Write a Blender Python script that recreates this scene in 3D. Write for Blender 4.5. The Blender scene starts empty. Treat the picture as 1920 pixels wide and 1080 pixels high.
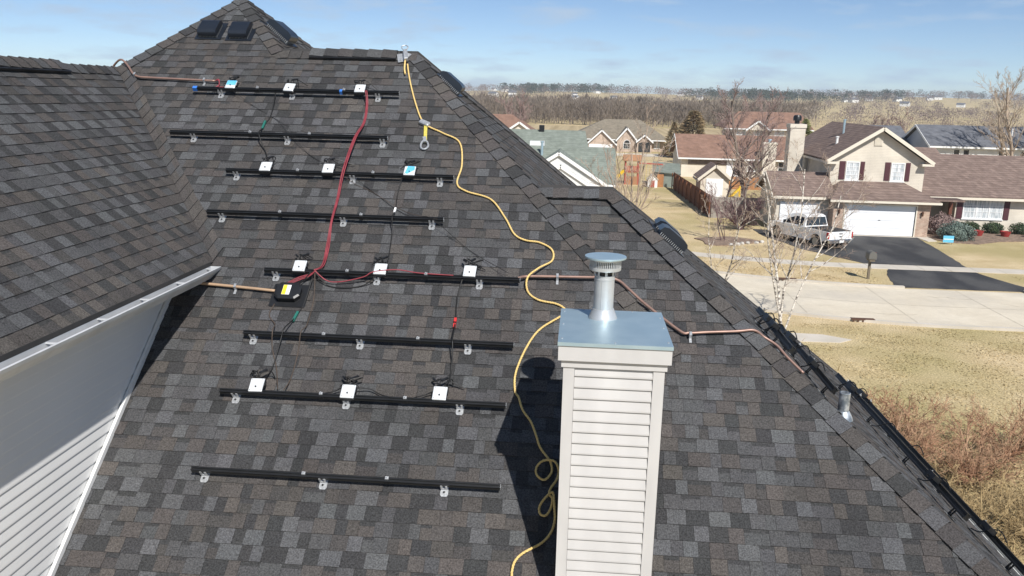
import bpy, math, random
from mathutils import Vector as V, Matrix

R = math.radians
sc = bpy.context.scene
col = sc.collection
rnd = random.Random(7)

# ------------------------------------------------------------------ camera
H = 9.4
cam_d = bpy.data.cameras.new('camera')
cam = bpy.data.objects.new('camera', cam_d)
col.objects.link(cam)
PITCH, ROLL, YAW = 0.225745, 0.0234888, 0.076793
fwd = V((-math.sin(YAW) * math.cos(PITCH), math.cos(YAW) * math.cos(PITCH), -math.sin(PITCH)))
rgt = V((math.cos(YAW), math.sin(YAW), 0))
upv = rgt.cross(fwd)
cr, sr = math.cos(ROLL), math.sin(ROLL)
c_r, c_u = rgt * cr + upv * sr, upv * cr - rgt * sr
cam.matrix_world = Matrix(((c_r.x, c_u.x, -fwd.x, 0), (c_r.y, c_u.y, -fwd.y, 0), (c_r.z, c_u.z, -fwd.z, H), (0, 0, 0, 1)))
cam_d.sensor_width = 36
cam_d.lens = 36 * 1587.74 / 1920
cam_d.clip_start = 0.1
cam_d.clip_end = 20000
sc.camera = cam

# ------------------------------------------------------------------ sky and sun
SUN_AZ, SUN_EL = R(24.0), R(44.5)        # azimuth measured from -Y towards +X
sun_dir = V((math.cos(SUN_EL) * math.sin(SUN_AZ), -math.cos(SUN_EL) * math.cos(SUN_AZ), math.sin(SUN_EL)))
w = bpy.data.worlds.new('World')
sc.world = w
w.use_nodes = True
nt = w.node_tree
bg = nt.nodes['Background']
sky = nt.nodes.new('ShaderNodeTexSky')
sky.sky_type = 'NISHITA'
sky.sun_disc = False
sky.sun_elevation = SUN_EL
sky.sun_rotation = math.atan2(sun_dir.x, sun_dir.y)
sky.altitude = 0
sky.air_density = 0.6
sky.dust_density = 0.0
sky.ozone_density = 3.2
bg.inputs['Strength'].default_value = 0.085
# thin streaky cloud, all round the sky
tc = nt.nodes.new('ShaderNodeTexCoord')
mp = nt.nodes.new('ShaderNodeMapping'); mp.inputs['Scale'].default_value = (5.0, 5.0, 24.0)
nz = nt.nodes.new('ShaderNodeTexNoise'); nz.inputs['Scale'].default_value = 2.6; nz.inputs['Detail'].default_value = 5; nz.inputs['Roughness'].default_value = 0.55
rp = nt.nodes.new('ShaderNodeValToRGB')
rp.color_ramp.elements[0].position = 0.49; rp.color_ramp.elements[0].color = (0, 0, 0, 1)
rp.color_ramp.elements[1].position = 0.74; rp.color_ramp.elements[1].color = (0.85, 0.85, 0.85, 1)
mx = nt.nodes.new('ShaderNodeMix'); mx.data_type = 'RGBA'
mx.inputs[7].default_value = (4.6, 5.9, 7.6, 1)
nt.links.new(tc.outputs['Generated'], mp.inputs['Vector'])
nt.links.new(mp.outputs['Vector'], nz.inputs['Vector'])
nt.links.new(nz.outputs['Fac'], rp.inputs['Fac'])
nt.links.new(rp.outputs['Color'], mx.inputs[0])
nt.links.new(sky.outputs['Color'], mx.inputs[6])
nt.links.new(mx.outputs[2], bg.inputs['Color'])

sl = bpy.data.lights.new('sun', 'SUN')
sl.energy = 4.6
sl.angle = R(0.53)
sl.color = (1.0, 0.965, 0.915)
so = bpy.data.objects.new('sun', sl)
so.rotation_euler = sun_dir.to_track_quat('Z', 'Y').to_euler()
so.location = (20, -30, 60)
col.objects.link(so)
sc.view_settings.view_transform = 'Standard'
sc.view_settings.look = 'None'
sc.view_settings.exposure = 0.3
sc.view_settings.gamma = 1.0
sc.view_settings.use_curve_mapping = False

# ------------------------------------------------------------------ materials
MATS = {}

def mat(name, c1, c2=None, scale=5.0, rough=0.8, metal=0.0, bump=0.0, bscale=None, attr=False, detail=4, coord='Object',
        stretch=(1, 1, 1), fine=None, spec=0.4, c3=None, s3=0.6, lo=0.35, hi=0.65, trans=0.0, stain=None):
    """base colour c1..c2 by noise, optional big patches c3, optional granules (fine = (scale, amount))"""
    m = bpy.data.materials.new(name)
    m.use_nodes = True
    n, l = m.node_tree.nodes, m.node_tree.links
    b = n['Principled BSDF']
    b.inputs['Roughness'].default_value = rough
    b.inputs['Metallic'].default_value = metal
    b.inputs['Specular IOR Level'].default_value = spec
    if trans:
        b.inputs['Transmission Weight'].default_value = trans
    t = n.new('ShaderNodeTexCoord')
    mpn = n.new('ShaderNodeMapping'); mpn.inputs['Scale'].default_value = stretch
    if coord == 'World':
        g = n.new('ShaderNodeNewGeometry')
        l.new(g.outputs['Position'], mpn.inputs['Vector'])
    else:
        l.new(t.outputs[coord], mpn.inputs['Vector'])

    def noise(s, d):
        k = n.new('ShaderNodeTexNoise'); k.inputs['Scale'].default_value = s; k.inputs['Detail'].default_value = d
        l.new(mpn.outputs['Vector'], k.inputs['Vector'])
        return k

    def mixc(a, bcol, fac, mode='MIX'):
        k = n.new('ShaderNodeMix'); k.data_type = 'RGBA'; k.blend_type = mode
        for sock, val in ((k.inputs[6], a), (k.inputs[7], bcol), (k.inputs[0], fac)):
            if isinstance(val, (tuple, float, int)):
                sock.default_value = (*val, 1) if isinstance(val, tuple) else val
            else:
                l.new(val, sock)
        return k.outputs[2]

    def ramp(fac, a, bb, v0=0.0, v1=1.0):
        k = n.new('ShaderNodeMapRange')
        k.inputs['From Min'].default_value = a; k.inputs['From Max'].default_value = bb
        k.inputs['To Min'].default_value = v0; k.inputs['To Max'].default_value = v1
        l.new(fac, k.inputs['Value'])
        return k.outputs['Result']
    cur = c1
    if attr:
        a = n.new('ShaderNodeAttribute'); a.attribute_name = 'Col'
        cur = a.outputs['Color']
    nn = noise(scale, detail)
    if c2 is not None:
        cur = mixc(c1, c2, ramp(nn.outputs['Fac'], lo, hi))
    if c3 is not None:
        n3 = noise(s3, 3)
        cur = mixc(cur, c3, ramp(n3.outputs['Fac'], 0.45, 0.62))
    for fine in [q for q in (fine, stain) if q]:
        k = noise(fine[0], 2)
        g2 = ramp(k.outputs['Fac'], 0.25, 0.75, 1 - fine[1], 1 + fine[1])
        cc = n.new('ShaderNodeCombineColor')
        for i in range(3):
            l.new(g2, cc.inputs[i])
        cur = mixc(cur if not isinstance(cur, tuple) else cur, cc.outputs[0], 1.0, 'MULTIPLY')
    if isinstance(cur, tuple):
        b.inputs['Base Color'].default_value = (*cur, 1)
    else:
        l.new(cur, b.inputs['Base Color'])
    if bump:
        bn = noise(bscale or scale * 4, 3)
        bp = n.new('ShaderNodeBump'); bp.inputs['Strength'].default_value = bump; bp.inputs['Distance'].default_value = 0.02
        l.new(bn.outputs['Fac'], bp.inputs['Height'])
        l.new(bp.outputs['Normal'], b.inputs['Normal'])
    MATS[name] = m
    return m


def rows_mat(name, c1, c2, pitch, dark=0.75, nscale=2.0, rough=0.85, cell=0.0, vert='z', mortar=None, fine=None):
    """far shingle courses, siding laps or brick: rows in world height, cells along the wall"""
    m = bpy.data.materials.new(name)
    m.use_nodes = True
    n, l = m.node_tree.nodes, m.node_tree.links
    b = n['Principled BSDF']; b.inputs['Roughness'].default_value = rough; b.inputs['Specular IOR Level'].default_value = 0.25
    g = n.new('ShaderNodeNewGeometry')
    sx = n.new('ShaderNodeSeparateXYZ'); l.new(g.outputs['Position'], sx.inputs[0])
    ad = n.new('ShaderNodeMath'); ad.operation = 'ADD'; l.new(sx.outputs['X'], ad.inputs[0]); l.new(sx.outputs['Y'], ad.inputs[1])
    cb = n.new('ShaderNodeCombineXYZ'); l.new(ad.outputs[0], cb.inputs['X']); l.new(sx.outputs['Z'], cb.inputs['Y'])
    bt = n.new('ShaderNodeTexBrick')
    bt.inputs['Scale'].default_value = 1.0
    bt.inputs['Brick Width'].default_value = cell or 3.7
    bt.inputs['Row Height'].default_value = pitch
    bt.inputs['Mortar Size'].default_value = pitch * 0.07
    bt.inputs['Color1'].default_value = (*c1, 1); bt.inputs['Color2'].default_value = (*c2, 1)
    bt.inputs['Mortar'].default_value = (*(mortar or tuple(k * dark for k in c1)), 1)
    l.new(cb.outputs[0], bt.inputs['Vector'])
    k = n.new('ShaderNodeTexNoise'); k.inputs['Scale'].default_value = nscale; k.inputs['Detail'].default_value = 5
    l.new(g.outputs['Position'], k.inputs['Vector'])
    mr = n.new('ShaderNodeMapRange'); mr.inputs['From Min'].default_value = 0.3; mr.inputs['From Max'].default_value = 0.7
    mr.inputs['To Min'].default_value = 0.82; mr.inputs['To Max'].default_value = 1.15
    l.new(k.outputs['Fac'], mr.inputs['Value'])
    mxn = n.new('ShaderNodeMix'); mxn.data_type = 'RGBA'; mxn.blend_type = 'MULTIPLY'; mxn.inputs[0].default_value = 1
    cc = n.new('ShaderNodeCombineColor')
    for i in range(3):
        l.new(mr.outputs[0], cc.inputs[i])
    l.new(bt.outputs['Color'], mxn.inputs[6]); l.new(cc.outputs[0], mxn.inputs[7])
    l.new(mxn.outputs[2], b.inputs['Base Color'])
    MATS[name] = m
    return m


mat('shingle', (0.09, 0.085, 0.08), attr=True, scale=3, rough=0.95, fine=(75, 0.5), bump=0.6, bscale=110, coord='World', spec=0.12, stain=(1.1, 0.16))
mat('felt', (0.035, 0.034, 0.034), (0.05, 0.047, 0.046), scale=3, rough=0.95, coord='World')
mat('vinyl_beige', (0.485, 0.472, 0.458), (0.522, 0.508, 0.492), scale=2.5, stretch=(1, 1, 0.35), stain=(5, 0.05), rough=0.5, coord='World', spec=0.3)
mat('vinyl_white', (0.70, 0.70, 0.69), (0.66, 0.66, 0.65), scale=1.2, rough=0.5, coord='World', spec=0.3)
mat('gutter_paint', (0.60, 0.61, 0.62), (0.50, 0.51, 0.52), scale=4, rough=0.45, coord='World')
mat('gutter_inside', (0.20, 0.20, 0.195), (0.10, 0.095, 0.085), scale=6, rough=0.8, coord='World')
mat('galvanised', (0.50, 0.63, 0.685), (0.43, 0.565, 0.63), scale=5, rough=0.42, metal=0.65, coord='World', bump=0.04, bscale=12)  # blue tint in the base colour imitates sky reflected in the metal
mat('flue_paint', (0.60, 0.61, 0.61), (0.55, 0.56, 0.565), scale=14, rough=0.42, metal=0.55, coord='World')
mat('black_metal', (0.008, 0.0085, 0.009), (0.012, 0.0125, 0.013), scale=8, rough=0.38, spec=0.5)
mat('black_plastic', (0.010, 0.0105, 0.012), (0.015, 0.016, 0.018), scale=6, rough=0.4, spec=0.5)
mat('vent_metal', (0.010, 0.013, 0.019), (0.014, 0.018, 0.026), scale=3, rough=0.33, spec=0.55)
mat('aluminium', (0.60, 0.61, 0.62), (0.42, 0.43, 0.44), scale=45, rough=0.42, metal=0.6)
mat('inverter_case', (0.76, 0.78, 0.79), (0.70, 0.72, 0.73), scale=22, rough=0.45, metal=0.25)
mat('blue_film', (0.10, 0.42, 0.66), (0.15, 0.50, 0.72), scale=9, rough=0.4)
mat('blue_tape', (0.04, 0.16, 0.52), (0.05, 0.2, 0.6), scale=9, rough=0.5)
mat('copper_conduit', (0.34, 0.215, 0.17), (0.27, 0.17, 0.14), scale=9, rough=0.42, metal=0.35)
mat('tan_conduit', (0.44, 0.30, 0.19), (0.38, 0.26, 0.17), scale=9, rough=0.5, metal=0.1)
mat('red_wire', (0.30, 0.055, 0.07), (0.22, 0.035, 0.045), scale=12, rough=0.5)
mat('black_wire', (0.010, 0.010, 0.010), (0.016, 0.016, 0.016), scale=12, rough=0.5)
mat('brown_wire', (0.09, 0.065, 0.05), (0.06, 0.045, 0.035), scale=12, rough=0.6)
mat('rope', (0.78, 0.58, 0.24), (0.62, 0.43, 0.15), scale=90, rough=0.85, lo=0.4, hi=0.6, coord='World')
mat('rope_web', (0.62, 0.52, 0.10), (0.45, 0.38, 0.07), scale=60, rough=0.85)
mat('green_plastic', (0.02, 0.14, 0.11), rough=0.45)
mat('red_plastic', (0.55, 0.03, 0.03), rough=0.45)
mat('white_plastic', (0.8, 0.8, 0.8), rough=0.45)
mat('yellow_print', (0.85, 0.66, 0.03), rough=0.6)
mat('paper', (0.86, 0.86, 0.84), (0.78, 0.78, 0.76), scale=60, rough=0.7)
mat('drip_edge', (0.72, 0.71, 0.66), rough=0.5)
mat('lead', (0.24, 0.27, 0.30), (0.62, 0.65, 0.68), scale=16, rough=0.45, metal=0.7, lo=0.42, hi=0.6)
# ground
mat('lawn', (0.46, 0.355, 0.20), (0.58, 0.465, 0.29), scale=0.55, detail=9, rough=0.95, c3=(0.38, 0.315, 0.16), s3=0.13, fine=(16, 0.5), bump=0.7, bscale=12, coord='World', spec=0.05)
mat('lawn_blade', (0.46, 0.355, 0.20), (0.59, 0.475, 0.29), scale=0.7, detail=6, rough=0.95, c3=(0.385, 0.32, 0.165), s3=0.13, coord='World', spec=0.05)
mat('concrete', (0.60, 0.53, 0.415), (0.67, 0.60, 0.48), scale=0.45, c3=(0.55, 0.495, 0.405), s3=0.22, detail=8, rough=0.9, coord='World', fine=(3, 0.05), spec=0.2)
mat('walk_concrete', (0.50, 0.455, 0.38), (0.58, 0.53, 0.46), scale=0.8, detail=8, rough=0.9, coord='World', spec=0.2)
mat('asphalt', (0.030, 0.030, 0.032), (0.055, 0.054, 0.054), c3=(0.072, 0.070, 0.068), s3=0.5, scale=0.5, detail=8, rough=0.85, coord='World', stretch=(1, 0.5, 1), fine=(14, 0.2))
mat('crop_field', (0.50, 0.40, 0.245), (0.34, 0.265, 0.155), scale=0.55, rough=0.95, coord='World', stretch=(1.0, 0.025, 1), spec=0.05)
mat('far_field', (0.43, 0.35, 0.215), (0.30, 0.25, 0.14), scale=0.02, rough=0.95, coord='World', spec=0.05, c3=(0.40, 0.30, 0.2), s3=0.008)
mat('bare_soil', (0.30, 0.15, 0.08), (0.24, 0.12, 0.07), scale=0.3, rough=0.95, coord='World')
mat('mulch', (0.17, 0.12, 0.09), (0.28, 0.20, 0.145), scale=2.5, rough=0.95, coord='World', fine=(8, 0.4))
mat('joint', (0.36, 0.32, 0.25), (0.48, 0.43, 0.34), scale=1.5, rough=0.95, coord='World')
mat('iron', (0.10, 0.05, 0.03), rough=0.8)
# neighbours
rows_mat('roof_brown', (0.175, 0.125, 0.105), (0.245, 0.18, 0.15), 0.14, 0.6, 2.5, cell=0.35)
rows_mat('roof_rust', (0.235, 0.14, 0.10), (0.28, 0.17, 0.125), 0.14, 0.8, 1.5, cell=0.5)
rows_mat('roof_grey', (0.13, 0.135, 0.15), (0.16, 0.165, 0.18), 0.14, 0.7, 2.0, cell=0.4)
rows_mat('roof_green', (0.195, 0.22, 0.185), (0.225, 0.25, 0.215), 0.14, 0.8, 2.0, cell=0.45)
rows_mat('roof_taupe', (0.21, 0.18, 0.135), (0.245, 0.21, 0.16), 0.14, 0.8, 2.0, cell=0.5)
rows_mat('siding_cream', (0.66, 0.60, 0.50), (0.67, 0.61, 0.51), 0.115, 0.78, 0.6, rough=0.55)
rows_mat('siding_white', (0.76, 0.76, 0.74), (0.77, 0.77, 0.75), 0.115, 0.82, 0.6, rough=0.55)
rows_mat('siding_grey', (0.33, 0.36, 0.41), (0.34, 0.37, 0.42), 0.115, 0.8, 0.6, rough=0.55)
rows_mat('brick_tan', (0.46, 0.34, 0.26), (0.36, 0.24, 0.18), 0.085, 0.8, 3.0, cell=0.22, mortar=(0.52, 0.45, 0.37))
rows_mat('brick_pink', (0.50, 0.40, 0.32), (0.44, 0.34, 0.27), 0.085, 0.8, 2.0, cell=0.22, mortar=(0.54, 0.45, 0.37))
mat('trim_cream', (0.70, 0.64, 0.53), rough=0.6)
mat('trim_white', (0.78, 0.78, 0.76), rough=0.5)
mat('shutter_maroon', (0.085, 0.028, 0.035), rough=0.6)
mat('post_brown', (0.14, 0.05, 0.03), rough=0.6)
mat('door_white', (0.80, 0.81, 0.82), (0.77, 0.78, 0.79), scale=0.7, rough=0.45, coord='World')
mat('curtain', (0.66, 0.68, 0.68), (0.36, 0.40, 0.42), scale=5, rough=0.9, coord='World', stretch=(2.4, 1, 0.25), lo=0.45, hi=0.62)
mat('glass_dark', (0.02, 0.025, 0.03), rough=0.08, spec=0.8)
mat('fence_brown', (0.155, 0.058, 0.026), (0.20, 0.08, 0.036), scale=3, rough=0.85, coord='World', stretch=(1, 1, 0.3))
mat('fence_grey', (0.25, 0.225, 0.195), (0.35, 0.32, 0.28), scale=4, rough=0.9, coord='World', stretch=(1, 1, 0.2))
mat('truck_paint', (0.80, 0.80, 0.79), rough=0.25, metal=0.0, spec=0.5)
mat('tyre', (0.02, 0.02, 0.02), rough=0.8)
mat('rim', (0.30, 0.31, 0.32), rough=0.35, metal=0.8)
mat('chrome', (0.62, 0.64, 0.66), rough=0.2, metal=0.95)
mat('tail_red', (0.45, 0.01, 0.012), rough=0.25)
mat('bark_birch', (0.74, 0.69, 0.61), (0.58, 0.52, 0.44), scale=5, rough=0.85, coord='World', stretch=(1, 1, 3), c3=(0.12, 0.10, 0.085), s3=3.5)
mat('twig_birch', (0.46, 0.37, 0.29), (0.30, 0.22, 0.17), scale=2, rough=0.9, coord='World')
mat('bark_brown', (0.15, 0.115, 0.095), (0.22, 0.175, 0.145), scale=4, rough=0.95, coord='World')
mat('twig_mauve', (0.24, 0.165, 0.15), (0.33, 0.24, 0.215), scale=2, rough=0.95, coord='World')
mat('twig_tan', (0.44, 0.355, 0.27), (0.34, 0.265, 0.2), scale=2, rough=0.95, coord='World')
mat('twig_purple', (0.105, 0.062, 0.062), (0.16, 0.10, 0.095), scale=2, rough=0.95, coord='World')
mat('twig_orange', (0.34, 0.18, 0.105), (0.40, 0.265, 0.165), scale=1.4, rough=0.95, coord='World')
mat('twig_straw', (0.42, 0.31, 0.16), (0.25, 0.18, 0.09), scale=2, rough=0.95, coord='World')
mat('needle_green', (0.035, 0.06, 0.028), (0.06, 0.085, 0.035), scale=2, rough=0.9, coord='World')
mat('needle_blue', (0.105, 0.145, 0.125), (0.17, 0.21, 0.175), scale=3, rough=0.9, coord='World')
mat('needle_brown', (0.33, 0.23, 0.125), (0.17, 0.14, 0.075), scale=1.2, rough=0.95, coord='World')
mat('leaf_olive', (0.15, 0.165, 0.055), (0.22, 0.23, 0.085), scale=2, rough=0.9, coord='World')
mat('wood_far', (0.155, 0.125, 0.10), (0.235, 0.195, 0.155), scale=0.12, rough=1, coord='World', spec=0.02)
mat('wood_mauve', (0.19, 0.145, 0.13), (0.25, 0.20, 0.18), scale=0.1, rough=1, coord='World', spec=0.02)
mat('evergreen_far', (0.05, 0.065, 0.05), (0.085, 0.095, 0.07), scale=0.1, rough=1, coord='World', spec=0.02)
mat('pot_red', (0.30, 0.035, 0.03), rough=0.6)
mat('sign_blue', (0.14, 0.50, 0.72), rough=0.6)
mat('mail_grey', (0.13, 0.125, 0.11), rough=0.6)
mat('mail_post', (0.17, 0.14, 0.10), rough=0.9)
mat('play_red', (0.40, 0.10, 0.07), rough=0.5)
mat('play_yellow', (0.72, 0.48, 0.04), rough=0.5)
mat('play_wood', (0.36, 0.19, 0.10), rough=0.9)
mat('deck_wood', (0.40, 0.19, 0.08), (0.32, 0.15, 0.065), scale=3, rough=0.9, coord='World')
mat('shed_green', (0.23, 0.27, 0.24), (0.28, 0.32, 0.28), scale=2, rough=0.9, coord='World')
mat('stone', (0.40, 0.37, 0.33), (0.55, 0.52, 0.47), scale=5, rough=0.9, coord='World')

# ------------------------------------------------------------------ mesh helpers
WL = {}          # world location of every object built (no parent is rotated while building)


class MB:
    def __init__(s):
        s.v, s.f, s.c = [], [], []

    def poly(s, pts, c=None):
        i = len(s.v)
        s.v += [V(p) for p in pts]
        s.f.append(tuple(range(i, i + len(pts))))
        s.c.append(c)
        return s

    def mesh(s, vs, fs, c=None):
        i = len(s.v)
        s.v += [V(p) for p in vs]
        for f in fs:
            s.f.append(tuple(i + k for k in f)); s.c.append(c)
        return s

    def box(s, lo, hi, c=None):
        x0, y0, z0 = lo; x1, y1, z1 = hi
        return s.mesh([(x0, y0, z0), (x1, y0, z0), (x1, y1, z0), (x0, y1, z0), (x0, y0, z1), (x1, y0, z1), (x1, y1, z1), (x0, y1, z1)],
                      [(3, 2, 1, 0), (4, 5, 6, 7), (0, 1, 5, 4), (1, 2, 6, 5), (2, 3, 7, 6), (3, 0, 4, 7)], c)

    def bevbox(s, lo, hi, b, c=None):
        x0, y0, z0 = lo; x1, y1, z1 = hi
        pr = [(x0 + b, y0), (x1 - b, y0), (x1, y0 + b), (x1, y1 - b), (x1 - b, y1), (x0 + b, y1), (x0, y1 - b), (x0, y0 + b)]
        cx, cy = (x0 + x1) / 2, (y0 + y1) / 2
        kx, ky = (x1 - x0 - 2 * b) / (x1 - x0), (y1 - y0 - 2 * b) / (y1 - y0)
        top = [(cx + (x - cx) * kx, cy + (y - cy) * ky) for x, y in pr]
        vs = [(x, y, z0) for x, y in pr] + [(x, y, z1 - b) for x, y in pr] + [(x, y, z1) for x, y in top]
        fs = [tuple(range(7, -1, -1)), tuple(range(16, 24))]
        for k in range(8):
            j = (k + 1) % 8
            fs += [(k, j, 8 + j, 8 + k), (8 + k, 8 + j, 16 + j, 16 + k)]
        return s.mesh(vs, fs, c)

    def prism(s, pts, vec, c=None):
        pts = [V(p) for p in pts]; vec = V(vec); n = len(pts)
        vs = pts + [p + vec for p in pts]
        fs = [tuple(range(n - 1, -1, -1)), tuple(range(n, 2 * n))] + [(k, (k + 1) % n, n + (k + 1) % n, n + k) for k in range(n)]
        return s.mesh(vs, fs, c)

    def bar(s, p, q, w_, h_, up=(0, 0, 1), c=None):
        p, q = V(p), V(q)
        a = (q - p).normalized()
        sd = a.cross(V(up))
        if sd.length < 1e-5:
            sd = a.cross(V((1, 0, 0)))
        sd.normalize(); u = sd.cross(a)
        sd = sd * w_ / 2; u = u * h_ / 2
        return s.mesh([p - sd - u, p + sd - u, p + sd + u, p - sd + u, q - sd - u, q + sd - u, q + sd + u, q - sd + u],
                      [(3, 2, 1, 0), (4, 5, 6, 7), (0, 1, 5, 4), (1, 2, 6, 5), (2, 3, 7, 6), (3, 0, 4, 7)], c)

    def tube(s, pts, r, n=6, c=None, cap=True):
        pts = [V(p) for p in pts]
        m = len(pts)
        rr = r if isinstance(r, (list, tuple)) else [r] * m
        vs, fs = [], []
        nrm = None
        for i in range(m):
            t = (pts[min(i + 1, m - 1)] - pts[max(i - 1, 0)])
            if t.length < 1e-9:
                t = V((0, 0, 1))
            t.normalize()
            if nrm is None:
                a = V((0, 0, 1)) if abs(t.z) < 0.9 else V((1, 0, 0))
                nrm = t.cross(a).normalized()
            else:
                nrm = (nrm - t * nrm.dot(t))
                nrm = nrm.normalized() if nrm.length > 1e-6 else t.orthogonal().normalized()
            bn = t.cross(nrm)
            for k in range(n):
                a = 2 * math.pi * k / n
                vs.append(pts[i] + (nrm * math.cos(a) + bn * math.sin(a)) * rr[i])
        for i in range(m - 1):
            for k in range(n):
                j = (k + 1) % n
                fs.append((i * n + k, i * n + j, (i + 1) * n + j, (i + 1) * n + k))
        if cap:
            fs += [tuple(range(n - 1, -1, -1)), tuple((m - 1) * n + k for k in range(n))]
        return s.mesh(vs, fs, c)

    def lathe(s, prof, ctr=(0, 0, 0), n=24, c=None):
        vs, fs = [], []
        m = len(prof); cx, cy, cz = ctr
        for r, z in prof:
            for k in range(n):
                a = 2 * math.pi * k / n
                vs.append((cx + r * math.cos(a), cy + r * math.sin(a), cz + z))
        for i in range(m - 1):
            for k in range(n):
                j = (k + 1) % n
                fs.append((i * n + k, i * n + j, (i + 1) * n + j, (i + 1) * n + k))
        fs += [tuple(range(n - 1, -1, -1)), tuple((m - 1) * n + k for k in range(n))]
        return s.mesh(vs, fs, c)

    def xf(s, M):
        s.v = [M @ p for p in s.v]
        return s

    def build(s, name, m, parent=None, smooth=False, kind=None, label=None):
        lo = V((min(p.x for p in s.v), min(p.y for p in s.v), min(p.z for p in s.v)))
        hi = V((max(p.x for p in s.v), max(p.y for p in s.v), max(p.z for p in s.v)))
        ctr = (lo + hi) / 2
        if parent is None:
            ctr.z = lo.z
        me = bpy.data.meshes.new(name)
        me.from_pydata([tuple(p - ctr) for p in s.v], [], s.f)
        if any(c is not None for c in s.c):
            at = me.color_attributes.new('Col', 'FLOAT_COLOR', 'CORNER')
            buf = []
            for f, c in zip(s.f, s.c):
                buf += list((*(c or (0.1, 0.1, 0.1)), 1.0)) * len(f)
            at.data.foreach_set('color', buf)
        me.materials.append(MATS[m])
        if smooth:
            me.polygons.foreach_set('use_smooth', [True] * len(me.polygons))
            if smooth != 'all':
                me.set_sharp_from_angle(angle=R(40))
        o = bpy.data.objects.new(name, me)
        col.objects.link(o)
        if parent is not None:
            o.parent = parent
            o.location = ctr - WL[parent.name]
        else:
            o.location = ctr
        WL[o.name] = ctr.copy()
        if kind: o['kind'] = kind
        if label: o['label'] = label
        return o


def empty(name, loc, label=None, cat=None, group=None):
    o = bpy.data.objects.new(name, None)
    o.empty_display_size = 0.2
    col.objects.link(o)
    o.location = loc
    WL[o.name] = V(loc)
    if label: tag(o, label, cat, group)
    return o


def tag(o, label, cat, group=None):
    o['label'] = label
    o['category'] = cat
    if group: o['group'] = group
    return o


def struct(o):
    o['kind'] = 'structure'
    return o


def copy_tree(o, parent=None):
    c = o.copy(); col.objects.link(c)
    if parent is not None: c.parent = parent
    for ch in o.children:
        copy_tree(ch, c)
    return c


def catmull(pts, k=5):
    pts = [V(p) for p in pts]
    out = []
    for i in range(len(pts) - 1):
        p0, p1, p2, p3 = pts[max(i - 1, 0)], pts[i], pts[i + 1], pts[min(i + 2, len(pts) - 1)]
        for j in range(k):
            t = j / k
            out.append(0.5 * ((2 * p1) + (p2 - p0) * t + (2 * p0 - 5 * p1 + 4 * p2 - p3) * t * t + (3 * p1 - p0 - 3 * p2 + p3) * t ** 3))
    out.append(pts[-1])
    return out


# ------------------------------------------------------------------ ground and roads
def hill(x, y):
    z = 0.0
    if y > 420:
        t = min(1, (y - 420) / 900)
        t = t * t * (3 - 2 * t)
        z = t * (9.5 + 7.5 * max(0, min(1, (x / y - 0.0) / 0.55)) + 4.0 * math.sin(x * 0.004 + 1.0) + 2.2 * math.sin(x * 0.011 + y * 0.002))
    return z


gm = MB()
ysr = [-60, 0, 20, 40, 60, 90, 130, 180, 240, 320, 420] + [470 + 60 * k for k in range(25)] + [2200, 2800, 3800, 5000]
nx = 60
vs = []
for y in ysr:
    half = 120 + max(0, y) * 1.6
    for k in range(nx + 1):
        x = -half + 2 * half * k / nx
        vs.append((x, y, hill(x, y) if y < 2000 else hill(x, 2000) * max(0.0, 1 - (y - 2000) / 2500)))
fs = []
for i in range(len(ysr) - 1):
    for k in range(nx):
        a = i * (nx + 1) + k
        fs.append((a, a + 1, a + nx + 2, a + nx + 1))
gm.mesh(vs, fs)
ground = struct(gm.build('ground', 'lawn'))


def curve_dy(x, k=0.0235):
    return k * max(0.0, 17 - x) ** 2


def strip(name, m, xs, y0, y1, z, thick=None):
    b = MB()
    for a, c in zip(xs[:-1], xs[1:]):
        pts = [(a, y0 + curve_dy(a), z), (c, y0 + curve_dy(c), z), (c, y1 + curve_dy(c), z), (a, y1 + curve_dy(a), z)]
        b.poly(pts)
        if thick:
            b.poly([(a, y0 + curve_dy(a), z), (a, y0 + curve_dy(a), z - thick), (c, y0 + curve_dy(c), z - thick), (c, y0 + curve_dy(c), z)])
            b.poly([(a, y1 + curve_dy(a), z), (c, y1 + curve_dy(c), z), (c, y1 + curve_dy(c), z - thick), (a, y1 + curve_dy(a), z - thick)])
    return struct(b.build(name, m))


XS = [-22 + 1.5 * k for k in range(66)]
strip('street', 'concrete', XS, 36.7, 44.3, 0.012)
XA = [x for x in XS if x < 17.2]
XB = [x for x in XS if x > 22.8]
strip('kerb', 'walk_concrete', XA, 44.3, 44.55, 0.12, 0.12)
strip('kerb', 'walk_concrete', XB, 44.3, 44.55, 0.12, 0.12)
strip('kerb', 'walk_concrete', XS, 36.45, 36.7, 0.12, 0.12)
# sidewalk as separate slabs
side = struct(empty('pavement', (16, 50.2, 0)))
jb_me = {}
for a in [x for x in XS if -4 < x < 60]:
    b = MB()
    g_ = 0.012
    ya, yb = 49.55 + curve_dy(a, 0.02), 49.55 + curve_dy(a + 1.5, 0.02)
    b.prism([(a + g_, ya, 0.0), (a + 1.5 - g_, yb, 0.0), (a + 1.5 - g_, yb + 1.35, 0.0), (a + g_, ya + 1.35, 0.0)], (0, 0, 0.03 + rnd.uniform(0, 0.006)))
    b.build('slab', 'walk_concrete', side)
# own lot path stub
b = MB(); b.prism([(5.0, 33.2, 0), (10.6, 33.4, 0), (11.2, 33.9, 0), (10.2, 34.5, 0), (5.0, 34.7, 0)], (0, 0, 0.03))
struct(b.build('path', 'walk_concrete'))
# driveway with apron
def ragged(pts, amp=0.05, step=0.5):
    out = []
    for i in range(len(pts)):
        p, q = V(pts[i]), V(pts[(i + 1) % len(pts)])
        n_ = max(1, int((q - p).length / step))
        for k in range(n_):
            r_ = p.lerp(q, k / n_)
            out.append((r_.x + rnd.uniform(-amp, amp), r_.y + rnd.uniform(-amp, amp), 0.0))
    return out


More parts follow.
